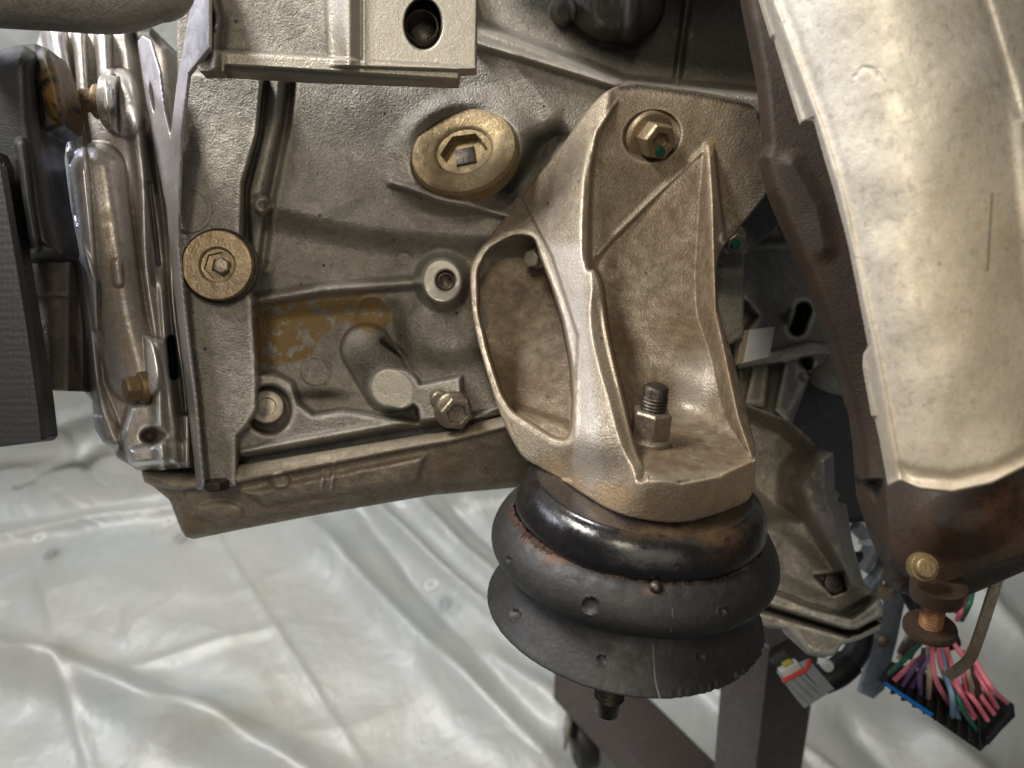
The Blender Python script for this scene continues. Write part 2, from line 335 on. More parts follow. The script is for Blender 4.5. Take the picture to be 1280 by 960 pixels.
# ------------------------------------------------------------------ the setting: tarpaulin on the floor and hung behind
Mi = M.inverted()
def hit(px, py, axis, val):
    """world point where the pixel's ray meets world plane axis=val"""
    o = M @ Vector((0, 0, 0)); d = (M @ P(px, py, 1000)) - o; t = (val - o[axis]) / d[axis]; return o + d * t
YW = 1.16
def sheet(name, nx, ny, fpos, folds, label, seed, amp):
    """grid in u,v metres; fpos(u,v,h) -> world; folds: (u1,v1,u2,v2,height,width)"""
    (u0, u1), (v0, v1) = nx[:2], ny[:2]
    U, V = np.meshgrid(np.linspace(u0, u1, nx[2]), np.linspace(v0, v1, ny[2]))
    H = vnoise(U * 100 + 900, V * 100 + 900, 38, seed, 4) * amp - 0.012 * np.abs(vnoise(U * 100 + 700, V * 140 + 700, 21, seed + 1, 2)) - 0.003 * np.abs(vnoise(U * 140 + 300, V * 100 + 300, 9, seed + 2, 2))
    for (a, b, c, d, h, wd) in folds:
        ex, ey = c - a, d - b; L2 = ex * ex + ey * ey
        t = ((U - a) * ex + (V - b) * ey) / L2; tc = np.clip(t, 0, 1)
        wob = vnoise(U * 100 + 500, V * 100 + 500, 17, seed + 3, 2) * wd * 0.8
        dd = np.abs((U - a) * ey - (V - b) * ex) / math.sqrt(L2) + np.abs(wob) * (wd > 0.012); ends = sms(-0.35, 0.25, t) * sms(1.35, 0.75, t)
        H = H + h * ends * (np.exp(-(dd / wd) ** 2) * 0.6 + 0.4 * np.exp(-dd / wd))
    W3 = fpos(U, V, H); n = U.size; idx = np.arange(n).reshape(U.shape)
    q = np.stack([idx[:-1, :-1], idx[:-1, 1:], idx[1:, 1:], idx[1:, :-1]], -1).reshape(-1, 4)
    me = bpy.data.meshes.new(name); me.from_pydata(W3.reshape(-1, 3).tolist(), [], q.tolist())
    me.polygons.foreach_set('use_smooth', np.ones(len(q), bool))
    o = link(name, me, MT['tarp'], None, True); tagp(o, kind='structure'); return o
def fl(px, py): p = hit(px, py, 2, 0.02); return p.x, p.y
def fold(p, q, h, wd): a = fl(*p); b = fl(*q); return (*a, *b, h, wd)
FF = [fold((-60, 668), (620, 575), 0.02, 0.012), fold((-60, 645), (620, 560), -0.012, 0.02),
      fold((270, 665), (440, 925), 0.006, 0.006), fold((40, 690), (75, 830), 0.005, 0.010), fold((75, 830), (110, 960), 0.008, 0.008),
      fold((-40, 800), (60, 830), 0.05, 0.035), fold((60, 825), (250, 900), 0.055, 0.04), fold((250, 890), (420, 990), 0.06, 0.045), fold((20, 770), (400, 920), -0.02, 0.05),
      fold((390, 650), (560, 830), 0.035, 0.03), fold((460, 640), (640, 860), -0.02, 0.02), fold((470, 625), (660, 800), 0.03, 0.014), fold((520, 620), (700, 790), 0.03, 0.02), fold((560, 615), (720, 760), -0.015, 0.012),
      fold((560, 830), (690, 960), 0.05, 0.04), fold((590, 800), (720, 900), 0.03, 0.03), fold((150, 820), (330, 775), 0.008, 0.012),
      fold((860, 830), (1010, 960), 0.02, 0.012), fold((1010, 930), (1080, 990), 0.02, 0.01), fold((1200, 700), (1290, 800), 0.04, 0.04), fold((1150, 900), (1250, 985), 0.03, 0.03), fold((1060, 890), (1140, 970), -0.02, 0.03)]
sheet('floor', (-1.6, 1.6, 520), (0.05, YW + 0.03, 240), lambda U, V, H: np.stack([U, V, H + 0.10 * sms(YW - 0.10, YW + 0.03, V) ** 2], -1), FF, None, 5, 0.020)
def wl(px, py): p = hit(px, py, 1, YW); return p.x, p.z
def wfold(p, q, h, wd): a = wl(*p); b = wl(*q); return (*a, *b, h, wd)
WF = [wfold((-60, 575), (210, 560), 0.02, 0.03), wfold((0, 610), (160, 540), 0.015, 0.012), wfold((60, 500), (140, 610), 0.012, 0.012), wfold((-60, 600), (100, 590), 0.02, 0.012),
      wfold((20, 540), (110, 520), 0.014, 0.014), wfold((1080, 640), (1300, 720), 0.03, 0.03), wfold((1230, 700), (1290, 760), 0.02, 0.02)]
sheet('wall', (-1.6, 1.6, 420), (0.0, 1.9, 260), lambda U, V, H: np.stack([U, YW - H, V], -1), WF, None, 9, 0.03)
def grommet(px, py):
    bm = nbm(); p = hit(px, py, 2, 0.045)
    ring = []
    for k in range(20):
        th = 2 * math.pi * k / 20; ring.append(Vector((p.x + 0.009 * math.cos(th), p.y + 0.009 * math.sin(th), p.z)))
    for i in range(20):
        a = ring[i]; b = ring[(i + 1) % 20]
        va = []
        for q in (a, b):
            d = Vector((q.x - p.x, q.y - p.y, 0)).normalized()
            va.append([bm.verts.new(q + d * 0.0035 * math.cos(R(t)) + Vector((0, 0, 0.0035 * math.sin(R(t))))) for t in range(0, 360, 60)])
        for j in range(6): bm.faces.new((va[0][j], va[1][j], va[1][(j + 1) % 6], va[0][(j + 1) % 6]))
    bmesh.ops.remove_doubles(bm, verts=bm.verts, dist=1e-5)
    return bm
FLOOR = [o for o in C.objects if o.name == 'floor'][0]
for px, py in ((50, 673), (212, 653), (540, 732)):
    from_bm('grommet', grommet(px, py), MT['white'], FLOOR, world=True)

# ------------------------------------------------------------------ the engine
ENG = empty('engine', (0.03, 0.45, -0.08), 'grimy cast aluminium engine with a rubber motor mount on its side, seen close up', 'engine')
def Z(X): return np.zeros(X.shape)

# ---- cylinder block
def plane_D(X, Y, o, n):                         # depth (mm) where pixel rays meet the plane
    rx = (X - 640) / F; rz = (480 - Y) / F
    return 1000 * (o.dot(n)) / (rx * n.x + 1.0 * n.y + rz * n.z)
PN = Vector((-0.15, -0.87, 0.40)).normalized()
def f_block(X, Y):
    D = tps([(200, 0, 440), (200, 600, 446), (640, 0, 455), (640, 600, 458), (400, 300, 446), (1000, 300, 480), (1000, 0, 485)])(X, Y)
    D = D + vnoise(X, Y, 60, 2, 2) * 1.6
    # upper wall stands proud, turns back at y 265-300
    yy = Y - (262 + (X - 325) * 0.13 + 6 * np.sin(X / 60))
    D = D - 14 * (1 - sms(-6, 34, yy)) - 2.5 * np.exp(-((yy + 2) / 18) ** 2) * sms(330, 400, X)
    # deep dark area above the diagonal rib
    sd = sd_poly(X, Y, [(560, -80), (598, 30), (680, 60), (780, 100), (1000, 120), (1000, -80)]); D = D + 60 * inside(sd, 16)
    D = D - 10 * bump(sd_cap(X, Y, [(590, 52), (660, 72), (770, 106)], 8), 10)
    D = D - 14 * dome(sd_ell(X, Y, 705, 14, 17, 19), 8) - 30 * dome(sd_ell(X, Y, 770, 5, 60, 50), 30) - 22 * bump(sd_cap(X, Y, [(868, -60), (846, 100)], 5), 5) - 12 * bump(sd_cap(X, Y, [(790, -60), (788, 50)], 12), 10)
    # boss around the big plug
    D = D - 12 * bump(sd_ell(X, Y, 580, 190, 96, 72, -22), 36) + 2 * bump(sd_ell(X, Y, 500, 215, 30, 14, 60), 10)
    pdp = plane_D(X, Y, P(582, 196, 430), PN); es = sd_ell(X, Y, 582, 196, 74, 56, -20)
    D = paint(D, pdp - 2, es - 2, 34); D = D + 6 * inside(es + 4, 4)
    D = D + 14 * bump(sd_poly(X, Y, [(652, 170), (700, 150), (720, 170), (640, 262), (610, 248)]), 26)
    D = D - 12 * bump(sd_cap(X, Y, [(490, 228), (560, 250), (660, 276)], 6), 9) - 4 * bump(sd_cap(X, Y, [(640, 80), (690, 140)], 14), 22)
    # rib into boss, lower recess
    D = D - 9 * bump(sd_cap(X, Y, [(300, 378), (400, 362), (530, 352)], 9), 9)
    D = D + 10 * bump(sd_poly(X, Y, [(310, 385), (470, 372), (500, 377), (512, 420), (525, 470), (510, 522), (392, 532), (330, 480)]), 20)
    D = D - 16 * bump(sd_ell(X, Y, 553, 351, 34, 37), 14)
    sb = sd_ell(X, Y, 553, 351, 25.5, 28.5); D = paint(D, 427 + (X - 553) * 0.03, sb, 3)
    D = paint(D, 442, sd_ell(X, Y, 557, 351, 11, 12), 2.5)
    # bulge right of recess
    D = D - 10 * bump(sd_ell(X, Y, 560, 410, 60, 50), 26) + 6 * bump(sd_cap(X, Y, [(480, 425), (505, 445)], 5), 6)
    # shaft and machined keyhole lug
    D = D - 20 * dome(sd_cap(X, Y, [(487, 485), (458, 436)], 32), 30)
    lug = sd_poly(X, Y, [(505, 478), (520, 481), (545, 476), (577, 470), (578, 524), (525, 530), (522, 512), (512, 502)])
    D = paint(D, 424, np.minimum(lug, sd_cap(X, Y, [(487, 485), (500, 487)], 26)), 3)
    # pan rail with ear
    rail = sd_poly(X, Y, [(290, 470), (345, 466), (366, 478), (374, 505), (392, 518), (430, 512), (520, 528), (590, 520), (640, 500), (660, 515), (522, 537), (299, 575)])
    D = paint(D, 428 + (X - 300) * 0.01 - 3.5 * np.exp(-((Y - (565 - (X - 299) * 0.184)) / 4) ** 2) + 9 * sms(0, 9, Y - (567 - (X - 299) * 0.184)), rail, 6)
    D = paint(D, 452, sd_ell(X, Y, 336, 512, 28, 30), 4)
    # raised pad at the left
    pad = sd_poly(X, Y, [(236, 90), (330, 90), (322, 170), (304, 228), (302, 330), (317, 375), (322, 450), (323, 510), (318, 522), (298, 545), (298, 610), (252, 610), (240, 520), (226, 380), (216, 250), (222, 170)])
    rib = sd_cap(X, Y, [(348, 80), (343, 150), (322, 240)], 9)
    D = D + 8 * bump(sd_cap(X, Y, [(366, 90), (358, 150), (338, 250), (328, 330)], 7), 7) - 5 * bump(rib, 8) + 8 * bump(sd_cap(X, Y, [(332, 90), (326, 160), (308, 240), (310, 330)], 5), 6)
    D = paint(D, 414 + (Y - 90) * 0.008 + vnoise(X, Y, 12, 6, 2) * 0.6, pad, 7)
    D = D - 1.6 * bump(sd_ell(X, Y, 238, 262, 28, 30), 4) + 1.2 * bump(sd_ell(X, Y, 238, 262, 24, 26), 3)
    # small marks
    D = D - 7 * dome(sd_ell(X, Y, 329, 257, 12, 12), 5) + 2.5 * bump(sd_ell(X, Y, 329, 257, 7, 7), 3)
    for cx, cy, r in ((505, 325, 9), (333, 336, 8)):
        D = D + 1.4 * np.exp(-((np.hypot(X - cx, Y - cy) - r) / 1.6) ** 2)
    D = D - 1.6 * np.exp(-((np.hypot(X - 395, Y - 463) - 17) / 1.8) ** 2) - 1.0 * inside(sd_ell(X, Y, 395, 463, 14, 14), 2) * np.clip(vnoise(X, Y, 3.5, 12, 2) * 3, 0, 1)
    D = D - 1.5 * np.exp(-((np.hypot(X - 465, Y - 390) - 19) / 3) ** 2)
    sd = sd_poly(X, Y, [(219, -60), (1010, -60), (1010, 250), (930, 320), (930, 420), (700, 560), (655, 525), (522, 537), (299, 575), (298, 612), (252, 612), (240, 520), (226, 380), (216, 250), (222, 90)])
    st = inside(sd_poly(X, Y, [(300, 385), (400, 372), (480, 368), (487, 400), (462, 415), (430, 398), (398, 424), (388, 446), (345, 458), (322, 452)]), 5) * inside(-pad - 2, 3) * (vnoise(X, Y, 13, 71, 3) > -0.22) * 1.5 + 0.8 * np.exp(-((np.hypot(X - 465, Y - 392) - 17) / 8) ** 2)
    mc = inside(sb, 2) + inside(sd_cap(X, Y, [(487, 485), (492, 487)], 24), 3) + 0.25 * inside(lug, 3)
    dk = 0.9 * bump(sd_poly(X, Y, [(600, -60), (640, 20), (760, 92), (1000, 125), (1000, -60)]), 30) + 0.8 * bump(sd_poly(X, Y, [(660, 165), (700, 150), (716, 170), (640, 255), (610, 245)]), 14) + 0.9 * bump(sd_ell(X, Y, 400, 493, 48, 10), 8) + 0.9 * bump(sd_cap(X, Y, [(478, 428), (500, 445)], 4), 5) + 0.5 * bump(sd_ell(X, Y, 470, 440, 50, 26, -50), 20) + 0.7 * bump(sd_cap(X, Y, [(600, 440), (630, 520)], 10), 14)  # shade above the rib and beside the bracket painted in, plus grease
    return D, sd, dict(stain=np.clip(st, 0, 1), mach_sheen=np.clip(mc, 0, 1), dark=np.clip(dk, 0, 1))
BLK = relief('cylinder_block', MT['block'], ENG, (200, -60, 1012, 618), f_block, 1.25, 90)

def hexbolt(parent, px, py, D, axis, rw, tw, rh, th, mat, name='bolt', hole=None, label=None, phase=0.3):
    """flange (rw,tw) then hex head (rh,th) along axis from the seat; mm"""
    o = P(px, py, D); bm = nbm()
    lathe(bm, o, axis, [(-1, rw), (tw * 0.5, rw), (tw, rw * 0.93), (tw + 0.4, rw * 0.8)], 40)
    top = [(tw + 0.2, rh), (tw + th * 0.85, rh), (tw + th, rh * 0.9)]
    if hole: top += [(tw + th, hole), (tw + th - th * 0.35, hole * 0.9)]
    lathe(bm, o, axis, top, 6, phase=phase)
    return from_bm(name, bm, mat, parent, 25, 0.00035, label=label)

# plug with recessed drive: big brass plug and smaller one
def plug(parent, px, py, D, axis, r, th, rin, mat, name, label, deep=6, ring=True):
    o = P(px, py, D); bm = nbm()
    def hx(a_, t, q):
        if q < rin * 0.9: q = q * 0.94 / math.cos((a_ + 0.3) % (math.pi / 3) - math.pi / 6) * 0.96
        return q, t
    lathe(bm, o, axis, [(-3, r), (th * 0.7, r), (th, r * 0.96), (th, rin * 1.12), (th - 0.8, rin * 1.02), (th - 1.6, rin * 0.98), (th - 1.7, rin * 0.84), (th - deep, rin * 0.80)], 96, disp=hx, cap=True)
    a, u, v = frame(axis)
    w_ = from_bm(name, bm, mat, parent, 30, label=label)
    bm = nbm(); lathe(bm, o + a * ((th - deep - 0.2) / 1000), a, [(0, rin * 0.5), (1.2, rin * 0.5), (1.6, rin * 0.4)], 4, phase=0.6)
    from_bm('drive_socket', bm, MT['dsteel'], w_, 25, 0.0002)
    return w_
axp = (P(580, 193, 300) - P(600, 175, 500)).normalized()
pl = plug(BLK, 582, 196, 430, tuple(PN), 28.8, 6, 15, MT['zinc'], 'drain_plug', 'large brass coloured plug with a recessed drive')
pw = plug(BLK, 275, 333, 412, (0.05, -1.0, 0.0), 18, 5, 8.5, MT['tanbolt'], 'washer_plug', 'round plug with a hexagon stud in its middle', 3.5)
bm = nbm(); lathe(bm, P(275, 333, 413), Vector((0.05, -1, 0)), [(-3, 19.5), (1.2, 19.5), (1.6, 18.6), (-0.5, 18.0)], 64, cap=False); from_bm('seal_ring', bm, MT['dsteel'], pw, 30)
bm = nbm(); lathe(bm, P(278, 333, 409), Vector((0.05, -1, 0)), [(-2, 4.6), (1.5, 4.6), (2.6, 3.6)], 6); from_bm('hexagon_stud', bm, MT['steel'], pw, 25, 0.0004)
# threaded insert in small boss
bm = nbm()
prof = []
for i in range(10): prof += [(-i * 1.0, 4.4), (-i * 1.0 - 0.5, 3.9)]
lathe(bm, P(557, 351, 429), Vector((0, -1, 0)), prof + [(-10.4, 0.4)], 32, cap=False); from_bm('threaded_hole', bm, MT['steel'], BLK, 60)
# bolt through the lug, bolt in the ear, small stud under
hexbolt(BLK, 566, 512, 424, (0.35, -1.0, -0.25), 10.2, 2.4, 9.2, 7, MT['steel'], 'flange_bolt', 5.6)
bm = nbm(); lathe(bm, P(548, 497, 426), Vector((0.3, -1, -0.3)), [(-2, 5.2), (5, 5.2), (6, 4.4)], 24); from_bm('dowel', bm, MT['steel'], BLK, 30, 0.0003)
bm = nbm(); lathe(bm, P(333, 510, 446), Vector((0.35, -1, 0.2)), [(-3, 9.6), (5, 9.6), (6, 8.8), (6, 5), (4, 4.8)], 32); from_bm('rail_bolt', bm, MT['smooth'], BLK, 30, 0.0003)
bm = nbm(); lathe(bm, P(563, 550, 440), Vector((0, 0, -1)), [(-2, 6), (4, 6), (5, 5)], 20); from_bm('rail_stud', bm, MT['smooth'], BLK, 30, 0.0003)

# ---- oil pan
def f_pan(X, Y):
    D = tps([(200, 600, 425), (640, 560, 436), (300, 670, 440), (640, 620, 448), (420, 600, 433), (230, 660, 436)])(X, Y) + vnoise(X, Y, 30, 21, 3) * 1.8
    fl_ = sd_poly(X, Y, [(170, 582), (250, 590), (300, 580), (520, 543), (565, 536), (680, 506), (680, 524), (562, 553), (520, 560), (300, 603), (230, 612), (180, 606)])
    D = paint(D, 419 + (X - 250) * 0.02, fl_, 3)
    sd = sd_poly(X, Y, [(176, 586), (250, 592), (300, 581), (520, 544), (565, 537), (680, 507), (690, 600), (640, 610), (540, 619), (400, 643), (300, 662), (242, 674), (232, 671), (226, 662), (212, 625), (190, 607), (180, 602)])
    rb = sd_poly(X, Y, [(300, 614), (535, 566), (524, 600), (515, 606), (400, 622), (330, 632)]); D = D - 5 * bump(rb, 8)
    for q in ([(418, 580), (414, 612)], [(404, 590), (402, 612)]): D = D - 2.5 * bump(sd_cap(X, Y, q, 3), 4)
    D = D - 5 * dome(sd_ell(X, Y, 350, 601, 14, 10), 8) - 4 * dome(sd_ell(X, Y, 275, 640, 30, 14), 12)
    return D, sd, dict(stain=0.5 * inside(sd_ell(X, Y, 560, 580, 14, 22), 12) + 0.4 * inside(sd_ell(X, Y, 236, 655, 20, 14), 12))
PAN = relief('oil_pan', MT['pan'], ENG, (168, 500, 700, 680), f_pan, 1.5, 60, rnd=(9, 16))
bm = nbm(); lathe(bm, P(271, 603, 412), Vector((0, 0.1, -1)), [(-1, 6.4), (3.2, 6.4), (4, 5.8)], 6); from_bm('pan_bolt', bm, MT['dsteel'], PAN, 25, 0.0003)
bm = nbm(); slab(bm, [(298, 570, 440), (560, 520, 445), (640, 505, 450), (640, 530, 450), (560, 545, 445), (298, 600, 437)], 8); from_bm('gap_strip', bm, MT['blk'], PAN, 30)  # black strip stands in for the shadowed gap between rail and pan

# ---- timing cover (left)
def f_cover(X, Y):
    base = tps([(40, 0, 425), (240, 0, 425), (90, 300, 412), (230, 300, 418), (150, 560, 415), (240, 560, 418), (60, 450, 425)])
    D = base(X, Y)
    cx = 148 + (Y - 330) * 0.13
    D = D + 22 * sms(45, 60, np.abs(X - cx)) * (Y < 520)
    # bright left flank
    D = D - 10 * dome(sd_cap(X, Y, [(66, 30), (95, 200), (105, 320), (112, 480), (140, 550)], 15), 14)
    D = D - 8 * dome(sd_cap(X, Y, [(98, 30), (104, 120)], 9), 8) - 9 * dome(sd_cap(X, Y, [(128, 30), (134, 130)], 10), 9)
    # big vertical tube
    D = D - 22 * dome(sd_cap(X, Y, [(122, 212), (135, 300), (150, 400), (168, 470)], 34), 30)
    D = D - 3 * dome(sd_cap(X, Y, [(146, 330), (148, 352)], 7), 6)
    D = D - 6 * bump(sd_cap(X, Y, [(84, 190), (90, 270), (118, 350), (120, 410)], 4), 5)
    # flange ridges
    for dx, wv_, h in ((178, 3, 12), (194, 2.4, 9), (208, 2.2, 12)):
        xx = dx + (Y - 250) * 0.085 + 2.5 * np.sin(Y / 37.0 + dx)
        D = D - h * np.exp(-((X - xx) / (wv_ * 2.0)) ** 2) * sms(130, 170, Y)
    D = D + 10 * bump(sd_cap(X, Y, [(186, 230), (198, 330)], 4), 4)
    # upper bolt boss cluster
    D = D - 18 * dome(sd_ell(X, Y, 152, 128, 28, 44, -12), 18) - 6 * bump(sd_cap(X, Y, [(130, 95), (138, 160)], 3), 4) + 7 * bump(sd_cap(X, Y, [(143, 95), (150, 165)], 2.5), 3)
    # lower boss with notch
    D = D - 20 * dome(sd_poly(X, Y, [(180, 418), (206, 425), (214, 480), (220, 540), (222, 580), (160, 585), (150, 540), (160, 505), (186, 500)]), 9)
    D = D + 26 * bump(sd_cap(X, Y, [(212, 425), (216, 470)], 5), 4) + 22 * bump(sd_ell(X, Y, 192, 545, 16, 11), 6)
    D = D - 6 * dome(sd_poly(X, Y, [(158, 560), (236, 548), (236, 582), (164, 586)]), 8)
    sd = sd_poly(X, Y, [(52, 36), (190, 34), (210, 60), (222, 170), (222, 300), (232, 420), (240, 500), (242, 584), (200, 588), (172, 588), (160, 580), (146, 572), (142, 560), (128, 552), (118, 535), (115, 500), (104, 488), (84, 486), (72, 480), (66, 300), (56, 200), (40, 70)])
    dk = 0.9 * bump(sd_ell(X, Y, 185, 20, 40, 50), 16) + 0.8 * bump(sd_cap(X, Y, [(180, 150), (195, 240)], 5), 5) + 0.8 * inside(sd_cap(X, Y, [(214, 425), (217, 470)], 6), 4)
    return D, sd, dict(mach_sheen=np.clip(0.9 * bump(sd_cap(X, Y, [(70, 30), (95, 200), (108, 340), (116, 470)], 13), 10) + 0.6 * bump(sd_cap(X, Y, [(128, 30), (160, 200), (212, 420)], 6), 8), 0, 1), dark=np.clip(dk, 0, 1), stain=0.6 * bump(sd_cap(X, Y, [(130, 260), (160, 460)], 12), 16))  # lavender reflections on the flanks painted in through the machined tint
COV = relief('timing_cover', MT['cover'], ENG, (36, 20, 246, 592), f_cover, 1.25, 45, rnd=(6, 10))
hexbolt(COV, 124, 127, 404, (-1.0, -0.25, 0.0), 8.5, 2.5, 6.4, 7.0, MT['zinc'], 'cover_bolt')
hexbolt(COV, 180, 484, 398, (-0.8, -0.7, -0.1), 8.0, 2.5, 6.4, 6.5, MT['zinc'], 'cover_bolt')
bm = nbm(); lathe(bm, P(130, 127, 406), Vector((-1, -0.25, 0)), [(-8, 13), (0, 13), (1, 11)], 40); from_bm('bolt_collar', bm, MT['cover'], COV, 30, 0.0006)
# thin bright plate between cover and block
def f_plate(X, Y):
    D = tps([(180, 50, 408), (200, 200, 405), (225, 400, 408), (240, 600, 412), (215, 300, 404)])(X, Y)
    hole = sd_ell(X, Y, 190, 122, 2.6, 20, -8)
    sd = sd_poly(X, Y, [(172, 52), (178, 44), (188, 50), (200, 90), (206, 140), (213, 172), (220, 110), (236, 20), (246, -30), (262, -30), (262, 60), (236, 92), (226, 170), (222, 300), (232, 400), (244, 500), (254, 612), (246, 612), (236, 520), (224, 420), (214, 330), (208, 260), (188, 160), (176, 80)])
    return D, np.maximum(sd, -hole), dict(mach_sheen=0.6 + 0 * X)
relief('cover_plate', MT['cover'], ENG, (168, -32, 264, 616), f_plate, 1.0, 3, rnd=(1, 2), label='thin bright metal plate between the cover and the block')

# ---- crank pulley and belt at the far left
bm = nbm()
axl = (P(60, 300, 380) - P(10, 310, 372)).normalized()
PUL = None
def f_pul(X, Y):
    e = 30 + (Y - 200) * 0.075
    D = 345 + 0.10 * np.abs(X - e) + 0 * X; D = D + 0.9 * (np.sin(X * 1.6) * 0) 
    sd = sd_poly(X, Y, [(-80, 190), (0, 190), (6, 205), (22, 290), (40, 400), (56, 500), (61, 546), (56, 552), (0, 559), (-80, 566)])
    D = D + 3 * bump(sd_cap(X, Y, [(2, 200), (30, 350), (52, 560)], 1.2), 2)
    return D, sd, {}
PUL = relief('crank_pulley', MT['belt'], ENG, (-82, 180, 66, 568), f_pul, 1.0, 7, rnd=(3, 5), label='dark finely knurled pulley edge')
m, nt, b = newmat('knurled_belt'); tc = nd(nt, 'ShaderNodeTexCoord').outputs['Object']
b.inputs['Base Color'].default_value = (0.035, 0.035, 0.038, 1); b.inputs['Roughness'].default_value = 0.42
vo = nd(nt, 'ShaderNodeTexVoronoi'); vo.inputs['Scale'].default_value = 430; vo.inputs['Randomness'].default_value = 0.35; nt.links.new(tc, vo.inputs['Vector'])
bp = nd(nt, 'ShaderNodeBump'); bp.inputs['Distance'].default_value = 0.0006; nt.links.new(vo.outputs['Distance'], bp.inputs['Height']); bp.inputs['Strength'].default_value = 0.3; nt.links.new(bp.outputs['Normal'], b.inputs['Normal'])
bm = nbm(); slab(bm, [(-80, 190, 339), (0, 205, 339), (14, 290, 339), (32, 400, 339), (46, 500, 339), (52, 551, 339), (4, 557, 339), (-80, 566, 339)], 5); from_bm('drive_belt', bm, m, PUL, 30, 0.0006)
def f_hub(X, Y):
    D = 392 + 10 * np.abs((X - 60) / 30) ** 2
    D = D + 5 * inside(sd_poly(X, Y, [(20, 368), (100, 372), (100, 500), (20, 500)]), 3) + 8 * inside(sd_poly(X, Y, [(88, 300), (110, 300), (115, 492), (86, 492)]), 3)
    return D, sd_poly(X, Y, [(20, 316), (84, 318), (92, 330), (110, 440), (112, 490), (58, 488), (40, 440)]), dict(dark=0.5 * bump(sd_cap(X, Y, [(90, 420), (104, 485)], 5), 6))
relief('pulley_hub', MT['pan'], ENG, (18, 310, 116, 494), f_hub, 1.5, 12)
# black round body over the pulley
def f_ten(X, Y):
    D = 372 - 16 * dome(sd_poly(X, Y, [(-80, 50), (0, 60), (30, 58), (46, 70), (50, 150), (58, 200), (66, 260), (78, 320), (10, 322), (-80, 330)]), 26) + 0 * X
    D = D - 7 * dome(sd_ell(X, Y, 66, 105, 18, 48, -12), 16) - 5 * dome(sd_cap(X, Y, [(26, 180), (34, 250), (44, 310)], 7), 7)
    sd = sd_poly(X, Y, [(-80, 50), (0, 62), (20, 57), (44, 54), (62, 62), (76, 95), (85, 140), (82, 158), (62, 168), (60, 190), (68, 250), (80, 312), (78, 322), (10, 324), (-80, 330)])
    return D, sd, dict(stain=0.8 * inside(sd_ell(X, Y, 68, 110, 16, 46, -12), 12))
relief('tensioner', MT['blk'], ENG, (-82, 44, 92, 334), f_ten, 1.5, 14, rnd=(8, 14), label='black rounded body above the pulley')
# rounded casting across the top left corner
bm = nbm()
tube(bm, [P(-80, -30, 335), P(60, -18, 335), P(140, -10, 337), P(196, -22, 342)], 19, 32, 15)
bmesh.ops.create_uvsphere(bm, u_segments=24, v_segments=16, radius=0.0158, matrix=Matrix.Translation(P(196, -22, 342)))
from_bm('intake_pipe', bm, MT['housing'], ENG, 45)

# ---- accessory bracket across the top
def f_acc(X, Y):
    D = 375 + 0 * X
    D = paint(D, 372, sd_poly(X, Y, [(228, 60), (600, 84), (600, 120), (228, 120)]), 3)
    D = D - 8 * np.exp(-((X - 436) / 13.0) ** 2) * (Y < 84) - 3 * inside(sd_poly(X, Y, [(453, -60), (620, -60), (620, 90), (453, 84)]), 3)
    D = D + 9 * inside(sd_poly(X, Y, [(270, -60), (405, -60), (410, 70), (270, 62)]), 7)
    D = D + 9 * inside(sd_poly(X, Y, [(282, 82), (600, 102), (600, 130), (282, 130)]), 2)
    D = D + 5 * sms(250, 236, X) - 8 * bump(sd_cap(X, Y, [(256, -40), (272, 20), (268, 84)], 7), 8) 
    D = D + 9 * dome(sd_ell(X, Y, 264, 22, 7, 20, -8), 5)
    hole = sd_ell(X, Y, 529, 30, 22, 30)
    D = paint(D, 395, hole, 3)
    sd = sd_poly(X, Y, [(228, -60), (597, -60), (595, 86), (575, 87), (572, 103), (380, 96), (284, 90), (250, 90), (236, 70)])
    mc = 0.9 * inside(sd_poly(X, Y, [(412, -60), (600, -60), (600, 90), (412, 78)]), 3) + 0.7 * inside(sd_poly(X, Y, [(284, 66), (600, 84), (600, 110), (284, 96)]), 3)
    return D, sd, dict(mach_sheen=np.clip(mc, 0, 1), dark=inside(hole, 3))
ACC = relief('accessory_bracket', MT['block'], ENG, (224, -62, 600, 108), f_acc, 1.0, 8, rnd=(1, 2), label='machined bracket with a large round hole at the top of the engine')
bm = nbm(); prof = []
for i in range(12): prof += [(-i * 1.2, 7.6), (-i * 1.2 - 0.6, 7.1)]
lathe(bm, P(527, 32, 372), Vector((0, -1, 0)), prof + [(-15, 0.3)], 40, cap=False); from_bm('threaded_hole', bm, MT['dsteel'], ACC, 60)

# unseen slab in place of the cylinder head, added to shade the top
def f_head(X, Y): return 415 + 0.02 * np.abs(X - 760), sd_poly(X, Y, [(610, -420), (960, -420), (960, -125), (900, -114), (610, -120)]), {}
relief('head_shade_slab', MT['block'], ENG, (606, -424, 964, -58), f_head, 4, 40, rnd=(8, 12))
# ---- mount axis
AX0 = P(803, 600, 352); AXB = P(760, 880, 391)
AD = (AXB - AX0).normalized()                    # downwards along the mount
SH = AX0 - AD * 0.019

